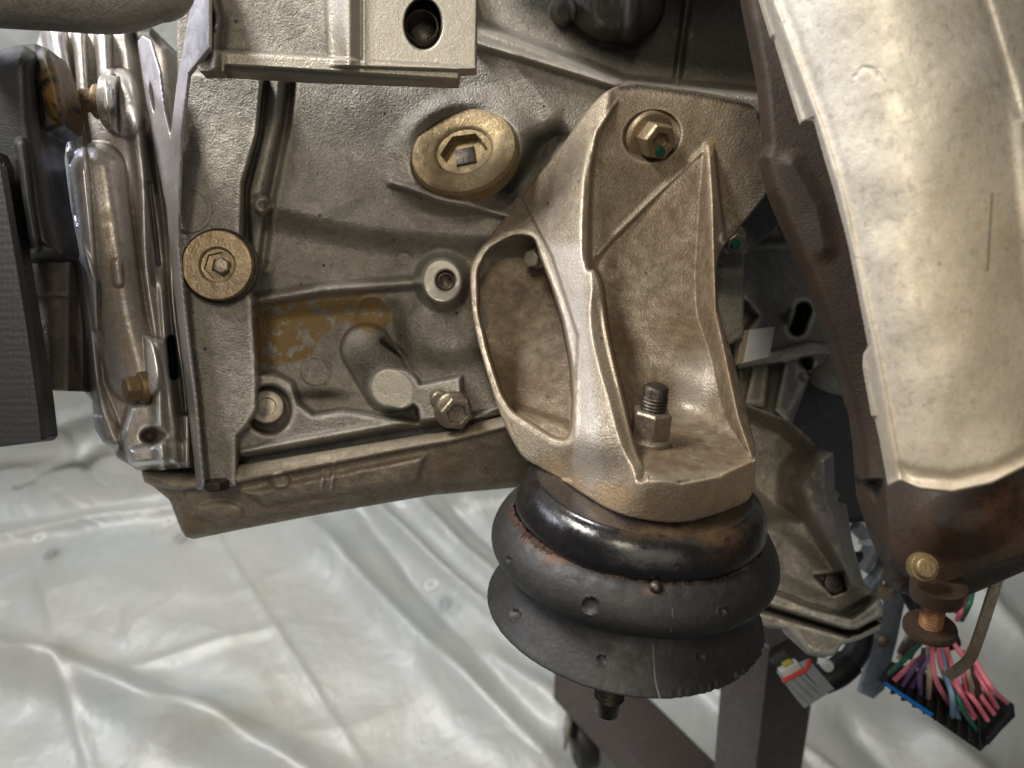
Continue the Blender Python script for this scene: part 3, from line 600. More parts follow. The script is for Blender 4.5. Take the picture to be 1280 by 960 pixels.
# ---- mount bracket
def f_brk(X, Y):
    plate = tps([(765, 110, 424), (940, 130, 428), (955, 240, 430), (820, 230, 421), (900, 290, 426), (745, 200, 412), (860, 160, 425)])(X, Y)
    pb = lambda x, y: (x, y, float(plane_D(np.array(x), np.array(y), AX0, AD))); ps = lambda x, y: (x, y, float(plane_D(np.array(x), np.array(y), SH, AD)) - 0.4)
    front = tps([(760, 120, 421), (735, 200, 404), (728, 330, 381), (652, 250, 430), (700, 190, 426), (680, 300, 408), (705, 380, 383), (592, 325, 428), (600, 430, 412), (625, 510, 386), pb(650, 574),
                 pb(700, 598), pb(735, 621), (717, 500, 346), (713, 550, 336), (740, 560, 327), (738, 450, 350), (738, 390, 365), pb(770, 641), pb(800, 650), pb(850, 655), pb(900, 641), pb(942, 622), ps(850, 603), ps(900, 595), ps(942, 577), ps(806, 603), (770, 590, 322)])(X, Y)
    pocket = tps([(760, 330, 412), (880, 220, 420), (885, 300, 413), (760, 400, 405), (880, 400, 402), (785, 500, 372), (920, 515, 360), (850, 450, 382), ps(850, 514), (800, 250, 420), (850, 600, 352)])(X, Y)
    shelf = np.where(Y > 420, plane_D(X, np.maximum(Y, 420), SH, AD), 600.0)
    k = 5.0; pk = -k * np.log(np.exp(-(pocket - 380) / k) + np.exp(-(shelf - 380) / k)) + 380
    D = plate + 0
    D = D - 7 * bump(sd_cap(X, Y, [(884, 184), (820, 245), (748, 318)], 4), 13) 
    pkr = sd_poly(X, Y, rc([(884, 184), (750, 316), (740, 340), (745, 400), (760, 470), (790, 590), (830, 610), (945, 590), (960, 500), (905, 300)], 3, 0.3, 14))
    D = paint(D, pk, pkr, 10)
    # right wall
    RL = [(885, 176, 420), (890, 250, 402), (892, 330, 390), (894, 390, 382), (905, 440, 368), (922, 520, 349), ps(940, 574)]
    for i in range(len(RL) - 1):
        x1, y1, d1 = RL[i]; x2, y2, d2 = RL[i + 1]
    yl = np.array([p[1] for p in RL]); xl = np.array([p[0] for p in RL]); dl = np.array([p[2] for p in RL])
    xr = np.interp(Y, yl, xl); dr = np.interp(Y, yl, dl); dx = X - xr
    on = sms(172, 196, Y) * (Y < 580)
    wall = np.where(dx < 0, dr + 1.0 * (-dx) * 1.0, dr + dx * 0.75)
    wl_ = np.minimum(D, np.where(dx < 0, wall, 1e3)); D = np.where((dx < 0) & (on > 0), D * (1 - on) + wl_ * on, D)
    outer = (dx >= 0) & (on > 0) & (X < np.interp(Y, [176, 300, 360, 580], [892, 905, 960, 960]))
    D = np.where(outer, D * (1 - on) + wall * on, D)
    # front rim of the foot
    rim = front
    rimp = sd_poly(X, Y, [(812, 598), (850, 603), (900, 594), (925, 584), (944, 574), (990, 560), (990, 700), (730, 700), (730, 620), (775, 560)])
    D = paint(D, rim, rimp, 3)
    # left/front face: right limit is the spine edge
    fr = sd_poly(X, Y, rc([(500, 700), (500, 90), (752, 90), (768, 132), (748, 160), (738, 195), (734, 240), (733, 330), (742, 345), (736, 400), (746, 450), (764, 510), (776, 560), (802, 602), (775, 640), (760, 700)], 3, 0.3, 14))
    side = front + 16
    sdp = sd_poly(X, Y, rc([(733, 330), (752, 345), (757, 400), (768, 450), (785, 520), (797, 570), (814, 600), (790, 604), (760, 540), (735, 440)], 3, 0.3, 14))
    t = np.clip(fr / 14, 0, 1); D = paint(D, front + 10 * t, sdp, 4)
    upper = sms(345, 320, Y)
    a = inside(fr, 3) * (1 - upper) + inside(fr, 14) * upper
    D = D * (1 - a) + front * a
    # rounded bright edge along the spine's top
    D = D - 3.0 * bump(sd_cap(X, Y, [(770, 128), (745, 165), (737, 210), (732, 330)], 3), 6)
    # crease of the strut
    D = D + 2.2 * inside(sd_poly(X, Y, [(652, 246), (690, 320), (722, 420), (715, 600), (560, 600), (560, 300)]), 3)
    # window through the left web
    win = sd_poly(X, Y, rc([(658, 295), (640, 295), (610, 312), (597, 338), (598, 388), (610, 440), (626, 490), (640, 514), (692, 548), (708, 551), (715, 540), (717, 500), (714, 455), (703, 400), (690, 360), (674, 320), (668, 300)], 2, 0.2, 5))
    inn = tps([(640, 300, 448), (600, 380, 446), (700, 400, 440), (650, 450, 440), (640, 515, 418), (712, 540, 402), (690, 470, 428)])(X, Y)
    inn = inn - 16 * bump(sd_poly(X, Y, [(640, 505), (720, 530), (720, 560), (650, 560)]), 10)
    D = paint(D, inn + 6, win, 1.5)
    # seat for upper bolt
    D = D + 3.5 * inside(sd_ell(X, Y, 815, 170, 36, 31, -20), 3)
    D = D - 4 * bump(sd_ell(X, Y, 915, 300, 18, 12), 6)
    D = D + vnoise(X, Y, 45, 33, 3) * 0.8
    sd = sd_poly(X, Y, rc([(768, 106), (800, 103), (835, 110), (870, 113), (942, 127), (950, 150), (958, 185), (953, 198), (962, 235), (957, 246), (930, 278), (908, 302), (897, 320), (894, 350), (900, 400), (912, 430), (928, 490), (943, 552), (946, 575), (942, 622), (925, 633), (880, 648), (850, 655), (800, 650), (765, 640), (735, 622), (700, 598), (655, 574), (645, 560), (625, 520), (605, 455), (590, 400), (586, 335), (592, 320), (652, 245), (700, 185), (740, 128)], 3, 0.3, 14))
    # shift outline to follow the photograph: rim line on top is rusty
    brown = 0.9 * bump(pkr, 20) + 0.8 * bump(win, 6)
    dk = 0.95 * bump(sd_cap(X, Y, [(775, 110), (800, 108), (870, 118), (945, 134)], 5), 7) + 0.6 * bump(sd_cap(X, Y, [(862, 530), (905, 545), (940, 566)], 4), 9) + 0.5 * bump(sd_cap(X, Y, [(870, 545), (886, 562)], 2), 5) + 0.5 * bump(sd_cap(X, Y, [(790, 525), (800, 560)], 4), 10) + 0.5 * bump(sd_cap(X, Y, [(800, 606), (860, 600)], 4), 6)
    mc = 0.55 * bump(sd_poly(X, Y, [(675, 300), (735, 300), (740, 400), (760, 600), (735, 620), (712, 590), (718, 480)]), 14)
    pur = 0.6 * bump(sd_ell(X, Y, 865, 480, 34, 50, 10), 26)
    grn = 0 * X
    return D, sd, dict(warm=np.clip(0.9 * bump(sd_cap(X, Y, [(690, 590), (740, 610), (800, 628), (850, 630), (930, 605)], 26), 26) + 0.5 * bump(sd_cap(X, Y, [(760, 400), (790, 590)], 8), 14) + 0.8 * np.exp(-((X - np.interp(Y, [170, 300, 400, 560], [890, 893, 893, 935])) / 5) ** 2) * (Y > 170), 0, 1), stain=np.clip(brown * 0.95 + 0.45 * bump(sd_poly(X, Y, [(760, 112), (950, 130), (960, 240), (890, 300), (884, 184), (750, 318), (745, 200)]), 10), 0, 1) * (1 - np.clip(pur, 0, 1)), dark=np.clip(dk, 0, 1), mach_sheen=np.clip(mc + pur, 0, 1))
BRK = relief('mount_bracket', MT['bracket'], ENG, (580, 96, 968, 664), f_brk, 1.0, 16, s=0.9, rnd=(1.0, 2.5), label='tan cast bracket holding the rubber motor mount')
hexbolt(BRK, 812, 172, 424, (0.42, -1.0, -0.55), 13.6, 2.4, 9.8, 10.0, MT['tanbolt'], 'upper_bolt', 5.4)
bm = nbm(); lathe(bm, P(826, 190, 415.5), Vector((0.42, -1, -0.55)), [(-1, 3.0), (0.4, 2.6)], 9); from_bm('green_paint_mark', bm, MT['paintgreen'], BRK, 30)
hexbolt(BRK, 915, 299, 432, (0.2, -1.0, -0.5), 8, 2, 5.5, 5, MT['steel'], 'lower_bolt')
bm = nbm(); lathe(bm, P(920, 305, 423), Vector((0.2, -1, -0.5)), [(-1, 3.0), (1, 2.4)], 12); from_bm('green_paint_mark', bm, MT['paintgreen'], BRK, 30)
hexbolt(BRK, 672, 322, 440, (-0.5, -0.8, -0.2), 6, 2, 5, 6, MT['smooth'], 'inner_bolt')
# nut and stud on the foot
def thread(o, axis, t0, t1, r, pitch=1.4, d=0.55):
    prof = [(t0, r - d)]; t = t0
    while t < t1: prof += [(t, r - d), (t + pitch * 0.5, r)]; t += pitch
    return prof
bm = nbm(); NB = SH
lathe(bm, NB, -AD, [(-1, 10.4), (1.6, 10.4), (2.6, 9.2), (3.0, 7.6)], 40)
lathe(bm, NB, -AD, [(2.6, 8.9), (13, 8.9), (14.2, 7.8)], 6, phase=0.5)
NUT = from_bm('flange_nut', bm, MT['steel'], BRK, 25, 0.0004)
bm = nbm(); lathe(bm, NB, -AD, thread(NB, -AD, 13, 20, 5.8, 1.5) + [(20.6, 5.3), (24.2, 5.3), (25.2, 4.4)], 32); from_bm('stud_end', bm, MT['dsteel'], NUT, 50)

# ---- rubber motor mount
MNT_O = AX0
Ca = AX0 + AD * 0.0005
def cap_disp(th, t, r): return r + 0.5 * math.sin(3 * th + 1) + 0.25 * math.sin(7 * th), t + (0.8 * math.sin(2 * th) if t > 20 else 0)
MNT = bpy.data.objects.new('motor_mount', None)
bm = nbm(); lathe(bm, Ca, AD, RF([(0, 20), (0, 44), (1.0, 48), (3.0, 51), (6, 53), (10, 54.4), (13, 55), (16, 54.6), (19, 52.6), (21, 49), (21.5, 44)]), 160, cap_disp)
CAP = from_bm('motor_mount', bm, MT['blackcap'], ENG, 50, label='round black rubber motor mount under the bracket')
def setattrib(o, name, fn):
    me = o.data; a = me.attributes.new(name, 'FLOAT', 'POINT')
    vals = []
    Mo = Mi @ Matrix.Translation(abs_loc(o))
    for v in me.vertices:
        p = Mo @ v.co; D = p.y; vals.append(fn(640 + p.x / D * F, 480 - p.z / D * F))
    a.data.foreach_set('value', vals)
def gauss(px, py, cx, cy, rx, ry): return math.exp(-((px - cx) / rx) ** 2 - ((py - cy) / ry) ** 2)
setattrib(CAP, 'stain', lambda x, y: min(1, 0.55 * gauss(x, y, 905, 672, 26, 24) + 0.6 * gauss(x, y, 840, 665, 60, 9)))
dimples = [(738, 757, 11, 1.6), (752, 824, 6, 2.0), (645, 768, 7, 1.6), (903, 764, 5, 1.2), (876, 822, 6, 1.2), (636, 700, 4, 1.2)]
def to_px(p): return 640 + p.x / p.y * F, 480 - p.z / p.y * F
aA, aU, aV = frame(AD)
def rub_disp(th, t, r):
    p = Ca + aA * (t / 1000) + (aU * math.cos(th) + aV * math.sin(th)) * (r / 1000); x, y = to_px(p)
    dr = 0.15 * math.sin(5 * th)
    if p.y < (Ca + aA * (t / 1000)).y:
        for cx, cy, rr, dp in dimples:
            d = math.hypot(x - cx, y - cy)
            if d < rr * 1.4: dr -= dp * max(0, 1 - (d / rr) ** 4); dr += 0.4 * math.exp(-((d - rr) / 2) ** 2)
    if t < 22 and r > 50: dr += 0.22 * math.sin(th * 37) * math.sin(th * 13) * (t < 20)
    return r + dr, t
bm = nbm(); lathe(bm, Ca, AD, RF([(20, 46), (17.4, 54.5), (17.0, 54.9), (17.8, 56.9), (19.3, 58.7), (21.5, 60.5), (24, 62.1), (27, 63.4), (30, 64.1), (33, 63.9), (35.5, 62.7), (37.5, 60.5), (39.3, 57.7), (40.6, 56.0), (41.6, 54), (43, 52.6)]), 420, rub_disp)
BOOT = from_bm('rubber_boot', bm, MT['rubber'], CAP, 50)
setattrib(BOOT, 'stain', lambda x, y: min(1, 1.0 * gauss(x, y, 700, 695, 34, 10) + gauss(x, y, 668, 672, 14, 16) + 0.9 * gauss(x, y, 818, 738, 14, 6) + 0.8 * gauss(x, y, 903, 764, 5, 4)))
edge = np.cumsum(rng.normal(0, 0.5, 480)); edge -= np.linspace(edge[0], edge[-1], 480); edge = rng.normal(0, 0.55, 480) + 0.15 * edge
def skirt_disp(th, t, r):
    rr, tt = rub_disp(th, t, r)
    if r > 61.9 and t > 60:
        p = Ca + (aU * math.cos(th) + aV * math.sin(th)); e = edge[int(th / (2 * math.pi) * 480) % 480]
        k = 0.12 + 0.55 * max(0, (aU * math.cos(th) + aV * math.sin(th)).x)
        rr += e * k
    x, y = to_px(Ca + aA * (t / 1000) + (aU * math.cos(th) + aV * math.sin(th)) * (r / 1000))
    return rr, tt
bm = nbm(); lathe(bm, Ca, AD, RF([(38, 47), (41.0, 49.4), (43.5, 50.6), (46, 51.8), (49, 53.5), (52, 55.6), (55, 57.8), (57.5, 59.7), (60, 61.6), (62.0, 63.1), (62.9, 63.4), (63.5, 62.3), (63.2, 57), (60, 50), (58, 20)]), 480, skirt_disp)
SKT = from_bm('rubber_skirt', bm, MT['rubber'], CAP, 50)
# mould flash line running down the boot and skirt
def surf_pt(px, py, t0, t1, r):
    pass
def onlathe(px, prof_r, t):
    """angle where the ring of radius r at t shows at pixel column px, front side"""
    c = Ca + aA * (t / 1000); best = None
    for k in range(720):
        th = k * math.pi / 360; p = c + (aU * math.cos(th) + aV * math.sin(th)) * (prof_r / 1000)
        if p.y < c.y:
            x, y = to_px(p); e = abs(x - px)
            if best is None or e < best[0]: best = (e, p)
    return best[1]
bm = nbm(); tube(bm, [onlathe(816, 52.2, 46), onlathe(817, 55.9, 52), onlathe(820, 59.8, 57.4), onlathe(823, 62.5, 61), onlathe(825, 63.6, 63)], 0.22, 6, 0.4); from_bm('mould_line', bm, MT['lineg'], CAP, 50)
bm = nbm(); tube(bm, [onlathe(838, 59.0, 20.4), onlathe(840, 62.2, 24), onlathe(839, 64.1, 30), onlathe(837, 63.9, 33)], 0.13, 6); from_bm('scratch', bm, MT['lineg'], BOOT, 50)
bm = nbm(); p = onlathe(819, 56.2, 17.8); bmesh.ops.create_uvsphere(bm, u_segments=20, v_segments=12, radius=0.0028, matrix=Matrix.Translation(p)); tube(bm, [p, p + Vector((-0.003, 0.002, -0.001))], 1.8, 10); from_bm('rivet', bm, MT['dsteel'], CAP, 50)
# torn rusty lip between cap and boot
bm = nbm(); cc = Ca + aA * 0.0182
for k in range(150, 330):
    pass
pts = []
n = 420
rr0 = None
ring = []
for k in range(n):
    th = 2 * math.pi * k / n; dx_ = (aU * math.cos(th) + aV * math.sin(th)).x; rr = 54.3 + 2.6 * max(0, min(1, (-dx_ - 0.15) * 1.6)) * (0.6 + 0.4 * math.sin(5 * th)) + 0.5 * math.sin(11 * th) + rng.normal(0, 0.4); ring.append((th, rr))
R0 = []; R1 = []; R2 = []
for th, rr in ring:
    d = aU * math.cos(th) + aV * math.sin(th)
    R0.append(bm.verts.new(cc + aA * -0.0025 + d * (rr - 1.2) / 1000)); R1.append(bm.verts.new(cc + d * (rr + 0.9) / 1000 + aA * rng.normal(0, 0.0004))); R2.append(bm.verts.new(cc + aA * 0.003 + d * (rr + 0.4) / 1000))
for k in range(n):
    j = (k + 1) % n; bm.faces.new((R0[k], R0[j], R1[j], R1[k])); bm.faces.new((R1[k], R1[j], R2[j], R2[k]))
from_bm('torn_lip', bm, MT['rustedge'], CAP, 50, label='torn rusty lip between metal cap and rubber')
# lower stud
bm = nbm(); lathe(bm, AX0, AD, [(50, 6.5)] + thread(None, None, 76, 116, 7.4, 2.3, 1.1) + [(116.5, 5.9), (126, 5.7), (127, 4.8)], 40); from_bm('mounting_stud', bm, MT['dsteel'], CAP, 55)

# ---- exhaust manifold and heat shield (right)
def f_man(X, Y):
    D = tps([(930, 0, 345), (1060, 400, 335), (1000, 200, 338), (1290, 0, 320), (1290, 400, 312), (1090, 640, 325), (1170, 650, 300), (1280, 650, 296), (1170, 730, 306), (1080, 600, 333)])(X, Y)
    D = D - 2 * bump(sd_cap(X, Y, [(990, 205), (1020, 260), (1030, 310)], 16), 24)
    D = D + 10 * dome(-sd_poly(X, Y, [(1100, 560), (1112, 700), (1135, 715), (1175, 733), (1290, 690), (1400, 600), (1400, 500)]), 14) * (Y > 600)
    D = D - 6 * bump(sd_ell(X, Y, 1215, 650, 70, 40, -20), 30)
    sd = sd_poly(X, Y, [(922, -60), (930, 0), (950, 100), (957, 180), (952, 196), (962, 238), (975, 270), (1010, 350), (1040, 430), (1060, 500), (1067, 520), (1072, 560), (1076, 620), (1093, 672), (1112, 712), (1108, 724), (1122, 740), (1138, 745), (1150, 752), (1180, 757), (1205, 747), (1290, 710), (1380, 676), (1380, -60)])
    return D, sd, dict(stain=0.8 * bump(sd_ell(X, Y, 1150, 722, 26, 12), 14) + 0.35 * bump(sd_ell(X, Y, 1260, 640, 50, 50), 40), dark=0.5 * bump(sd_cap(X, Y, [(1010, 180), (1070, 420)], 8), 14))
MAN = relief('exhaust_manifold', MT['rust'], ENG, (918, -62, 1382, 762), f_man, 1.5, 5, rnd=(10, 14), label='dark rust brown exhaust manifold under the heat shield')
def f_shd(X, Y):
    cx = 1190 + (Y - 300) * 0.13
    D = 262 + 0.00085 * (X - cx) ** 2 + 0 * Y
    D = D + vnoise(X, Y, 110, 41, 2) * 3.0 + vnoise(X, Y, 24, 42, 3) * 0.14
    le = np.interp(Y, [-60, 0, 150, 240, 432, 600], [958, 966, 1022, 1050, 1092, 1124])
    D = D - 0.7 * np.exp(-((X - le - 2) / 3.0) ** 2) + 0.6 * np.exp(-((X - le - 12) / 7.0) ** 2)
    D = D + 6 * sms(0, -14, X - le) 
    D = D + 1.0 * bump(sd_cap(X, Y, [(1068, 96), (1078, 84), (1092, 86), (1106, 102)], 2), 4) * (vnoise(X, Y, 10, 5) + 0.6)
    D = D - 6 * sms(22, 0, np.abs(X - 1275 - (Y - 100) * 0.1)) * sms(60, 140, Y) * 0.5 + 2 * np.exp(-((X - 1232 - (Y) * 0.3) / 7) ** 2) * (Y < 150)
    rim = np.interp(X, [1110, 1125, 1150, 1190, 1240, 1290, 1360], [608, 602, 612, 616, 605, 580, 540])
    D = D - 1.2 * np.exp(-((Y - rim + 3) / 3.0) ** 2) + 1.2 * np.exp(-((Y - rim + 16) / 8.0) ** 2) * sms(1110, 1140, X)
    sd = sd_poly(X, Y, [(938, -60), (950, 0), (964, 46), (968, 46), (984, 100), (1001, 155), (1018, 147), (1030, 190), (1045, 240), (1062, 305), (1075, 370), (1087, 432), (1081, 442), (1080, 458), (1086, 492), (1091, 520), (1095, 522), (1101, 548), (1112, 609), (1125, 602), (1150, 612), (1190, 616), (1240, 605), (1290, 580), (1370, 535), (1370, -60)])
    dk = 0.6 * bump(sd_cap(X, Y, [(1066, 97), (1078, 84), (1092, 86), (1108, 104)], 1.5), 4) * (vnoise(X, Y, 8, 5) + 0.6) + 0.6 * np.exp(-((X - 1238 + (Y - 280) * 0.06) / 1.6) ** 2) * (np.abs(Y - 290) < 50)
    st = 0.7 * bump(sd_ell(X, Y, 1230, 330, 100, 240, -8), 70) + 0.6 * sms(420, 600, Y) + 0.5 * bump(sd_cap(X, Y, [(1100, 450), (1120, 600)], 6), 16) + 0.5 * bump(sd_cap(X, Y, [(1125, 606), (1190, 620), (1290, 585)], 8), 20)
    return D, sd, dict(dark=dk, stain=st)
MT['shield'] = surf('aluminised_heat_shield_stained', (0.68, 0.63, 0.54), (0.54, 0.47, 0.37), edge_bright=0.15, fleck=0.1, grime=(0.36, 0.29, 0.20), gamt=0.3, metal=0.35, rough=0.48, bumpd=0.0001, lump=0.00006, big=9, speck=0.5, gs=22, sharp=(0.15, 0.85), stain=(0.56, 0.42, 0.25))
SHD = relief('heat_shield', MT['shield'], ENG, (936, -62, 1372, 622), f_shd, 1.5, 1.2, s=1.0, rnd=(1.5, 4), label='pale silver stained heat shield over the exhaust manifold')
bm = nbm(); ax = Vector((0, -1, 0.1)); lathe(bm, P(1155, 709, 296), ax, [(-3, 3.9), (2.0, 3.9), (2.6, 3.4)], 24); lathe(bm, P(1155, 709, 297), ax, [(-3, 5.4), (0.8, 5.2)], 24); from_bm('manifold_bolt', bm, MT['zinc'], MAN, 30, 0.0003)
sa = Vector((0.05, 0.42, -1)).normalized(); so = P(1170, 745, 306)
bm = nbm(); lathe(bm, so, sa, [(-6, 10), (0.5, 9.4), (2.4, 6.5)], 32); from_bm('stud_boss', bm, MT['rust'], MAN, 50)
bm = nbm(); lathe(bm, so, sa, thread(None, None, 2, 18.5, 4.4, 1.2, 0.5) + [(19, 4)], 32); from_bm('flange_stud', bm, MT['rustorange'], MAN, 50)
bm = nbm(); lathe(bm, so, sa, [(13.6, 4.4), (13.5, 9.4), (14.6, 9.8), (16.6, 9.6), (18.4, 7)], 48); from_bm('stud_washer', bm, MT['rust'], MAN, 35)

# ---- housings behind, lower right
def f_rear(X, Y):
    D = tps([(880, 240, 520), (1080, 240, 530), (880, 520, 520), (1080, 520, 540)])(X, Y)
    D = D - 8 * inside(sd_poly(X, Y, [(880, 306), (1100, 300), (1100, 440), (880, 452)]), 10) + 12 * inside(sd_poly(X, Y, [(880, 240), (1100, 240), (1100, 296), (925, 302)]), 14)
    D = D + 14 * bump(sd_cap(X, Y, [(955, 252), (985, 295)], 6), 14)
    D = paint(D, 560, sd_cap(X, Y, [(1004, 388), (996, 410)], 9), 3); D = D - 12 * dome(sd_ell(X, Y, 992, 398, 9, 12), 6)
    D = D + 30 * inside(sd_poly(X, Y, [(890, 372), (925, 372), (945, 395), (925, 420), (920, 480), (890, 480)]), 8) - 12 * dome(sd_ell(X, Y, 925, 380, 7, 9), 5)
    D = D + 20 * inside(sd_poly(X, Y, [(900, 460), (1015, 448), (1012, 520), (1000, 540), (900, 540)]), 4)
    D = D - 18 * inside(sd_poly(X, Y, [(912, 452), (960, 440), (1010, 428), (1040, 430), (1046, 440), (1010, 444), (985, 452), (915, 462)]), 3)
    D = D - 14 * inside(sd_poly(X, Y, [(940, 458), (962, 456), (956, 508), (930, 506)]), 3) - 20 * inside(sd_poly(X, Y, [(980, 452), (1000, 450), (1012, 470), (985, 526), (968, 512)]), 3)
    D = D + 10 * inside(sd_ell(X, Y, 1006, 452, 8, 8), 3) + 10 * inside(sd_ell(X, Y, 1008, 470, 9, 7), 3)
    sd = sd_poly(X, Y, [(870, 230), (1100, 230), (1100, 440), (1050, 440), (1016, 462), (990, 530), (880, 530), (870, 400)])
    grn = 0.5 * bump(sd_ell(X, Y, 905, 340, 14, 24), 14)
    return D, sd, dict(green=grn, dark=0.6 * bump(sd_ell(X, Y, 905, 400, 20, 30), 10))
HSG = relief('gearbox_case', MT['housing'], ENG, (868, 228, 1104, 534), f_rear, 1.5, 30, label='dim grey casting with an oval slot behind the bracket')
bm = nbm(); slab(bm, [(935, 412, 488), (969, 408, 488), (962, 446, 488), (925, 455, 488)], 8); from_bm('white_clip', bm, MT['white'], HSG, 30, 0.0006)
bm = nbm(); slab(bm, [(928, 414, 487), (937, 412, 487), (929, 452, 487), (920, 456, 487)], 9); from_bm('clip_edge', bm, MT['tan'], HSG, 30, 0.0004)
bm = nbm(); lathe(bm, P(1062, 455, 560), Vector((0.1, 0.5, -1)), [(-20, 34), (0, 34), (12, 26), (17, 10)], 48); from_bm('flange_cup', bm, MT['housing'], HSG, 35)
def f_dark(X, Y): return 600 + 0 * X, sd_poly(X, Y, [(850, -80), (1160, -80), (1160, 640), (1060, 655), (930, 640), (860, 400)]), {}  # added dark panel, fills the recess so no tarpaulin shows through
MT['dgrey'] = surf('dark_grey_panel', (0.06, 0.063, 0.068), (0.045, 0.047, 0.05), metal=0.1, rough=0.5, bumpd=0.0002, lump=0.0002)
relief('recess_panel', MT['dgrey'], ENG, (848, -82, 1164, 660), f_dark, 6, 20, label='dark grey panel added to fill the recess behind the gearbox case')
bm = nbm(); lathe(bm, P(905, 140, 500), Vector((0, 0.35, -1)), [(0, 70), (4, 70), (5, 68)], 64); from_bm('flange_disc', bm, MT['dsteel'], ENG, 30)
def f_bell(X, Y):
    D = tps([(930, 520, 480), (1040, 570, 462), (1060, 700, 470), (960, 640, 476), (1000, 560, 474), (945, 740, 462), (1090, 760, 468)])(X, Y)
    hol = sd_poly(X, Y, [(900, 505), (930, 505), (985, 525), (1022, 562), (992, 590), (990, 625), (1000, 650), (960, 650), (925, 620)]); D = D + 30 * bump(hol, 22)
    fin = sd_poly(X, Y, [(1005, 580), (1022, 562), (1042, 566), (1044, 612), (1060, 660), (1075, 735), (1060, 740), (1030, 690), (1000, 640), (990, 605)]); D = D - 16 * bump(fin, 14)
    face = sd_poly(X, Y, [(930, 640), (975, 650), (1020, 690), (1060, 735), (1045, 750), (1010, 745), (940, 715)]); D = D - 7 * bump(face, 18)
    D = paint(D, 474, sd_poly(X, Y, [(1018, 720), (1054, 714), (1058, 738), (1040, 744)]), 4)
    D = D + 9 * bump(sd_cap(X, Y, [(940, 728), (1015, 758), (1050, 768), (1095, 742)], 2), 4)
    fl1 = sd_poly(X, Y, [(935, 728), (1015, 760), (1064, 772), (1098, 748), (1106, 756), (1102, 772), (1072, 788), (1060, 788), (940, 750)]); D = paint(D, 448, fl1, 4)
    fl2 = sd_poly(X, Y, [(935, 760), (1060, 796), (1106, 776), (1098, 796), (1060, 804), (1040, 820), (1012, 816), (985, 786), (940, 780)]); D = paint(D, 450, fl2, 4)
    gap = sd_cap(X, Y, [(940, 755), (1055, 790), (1072, 790), (1104, 772)], 2.0); D = D + 16 * inside(gap, 2)
    D = D + vnoise(X, Y, 20, 51, 3) * 2
    sd = sd_poly(X, Y, [(900, 505), (935, 506), (985, 525), (1010, 545), (1022, 560), (1042, 566), (1044, 612), (1050, 618), (1046, 626), (1058, 630), (1066, 680), (1080, 728), (1098, 744), (1105, 762), (1100, 788), (1075, 800), (1052, 806), (1044, 818), (1028, 823), (1008, 818), (995, 800), (978, 786), (962, 786), (930, 772), (900, 700)])
    return D, sd, dict(dark=0.9 * inside(gap, 3) + 0.6 * inside(sd_poly(X, Y, [(1018, 720), (1054, 714), (1058, 738), (1040, 744)]), 4), mach_sheen=0.8 * bump(fin, 6), stain=0.5 * bump(sd_cap(X, Y, [(1000, 680), (1045, 720)], 6), 14))
BEL = relief('bell_housing', MT['housing'], ENG, (898, 500, 1110, 828), f_bell, 1.25, 35, rnd=(4, 7))
bm = nbm(); lathe(bm, P(1042, 729, 473), Vector((0, -1, 0.2)), [(-1, 6), (2, 6), (2.4, 5), (2.4, 3), (1, 2.8)], 24); from_bm('housing_bolt', bm, MT['dsteel'], BEL, 30)
# strap below manifold
bm = nbm()
def strap(pts, wv, t):
    pts = cr3(pts); vs = []
    for i, p in enumerate(pts):
        d = (pts[min(i + 1, len(pts) - 1)] - pts[max(i - 1, 0)]).normalized(); s_ = d.cross(Vector((0, 1, 0))).normalized(); n_ = d.cross(s_).normalized()
        vs.append([bm.verts.new(p + s_ * a * wv / 2000 + n_ * b_ * t / 2000) for a, b_ in ((-1, -1), (-0.3, -1.6), (0.3, -1.6), (1, -1), (1, 1), (-1, 1))])
    for i in range(len(vs) - 1):
        for k in range(6): bm.faces.new((vs[i][k], vs[i][(k + 1) % 6], vs[i + 1][(k + 1) % 6], vs[i + 1][k]))
    bm.faces.new(vs[0]); bm.faces.new(vs[-1][::-1])
strap([P(1258, 690, 360), P(1240, 745, 360), P(1222, 800, 362), P(1210, 826, 364), P(1184, 846, 368)], 4.6, 2); from_bm('steel_strap', bm, MT['steel'], ENG, 35)

# ------------------------------------------------------------------ engine stand
STD = empty('engine_stand', tuple(Mi @ Vector((0.25, 0.6, 0.03))), 'brown painted steel engine stand with a thick post and legs under the engine', 'engine stand')
bm = nbm(); A = P(968, 770, 700); B = P(930, 1100, 860)
beam(bm, A, B, 0.062, 0.056, up=(0.45, -1, 0)); from_bm('post', bm, MT['stand'], STD, 30, 0.004)
def leg(p, q, z, wd):
    a = hit(*p, 2, z); b = hit(*q, 2, z); bm = nbm(); beam(bm, a, b, wd, wd * 0.9); return bm
from_bm('leg', leg((716, 838), (960, 1090), 0.14, 0.068), MT['stand'], STD, 30, 0.004, world=True)
c = hit(728, 925, 2, 0.045)
bm = nbm(); lathe(bm, Mi @ c, (Mi.to_3x3() @ Vector((1, 0.25, 0))), [(-14, 20), (-13, 34), (-9, 37), (9, 37), (13, 34), (14, 20)], 40); CW = from_bm('caster_wheel', bm, MT['blk'], STD, 40)
bm = nbm(); lathe(bm, Mi @ c, (Mi.to_3x3() @ Vector((1, 0.25, 0))), [(-17, 10), (-16, 14), (16, 14), (17, 10)], 24); from_bm('hub', bm, MT['steel'], CW, 40)
for sg in (-1, 1):
    bm = nbm(); beam(bm, c + Vector((0.024 * sg, 0, 0)), c + Vector((0.020 * sg, 0.0, 0.06)), 0.03, 0.003, up=(1, 0, 0)); from_bm('fork', bm, MT['steel'], CW, 30, world=True)

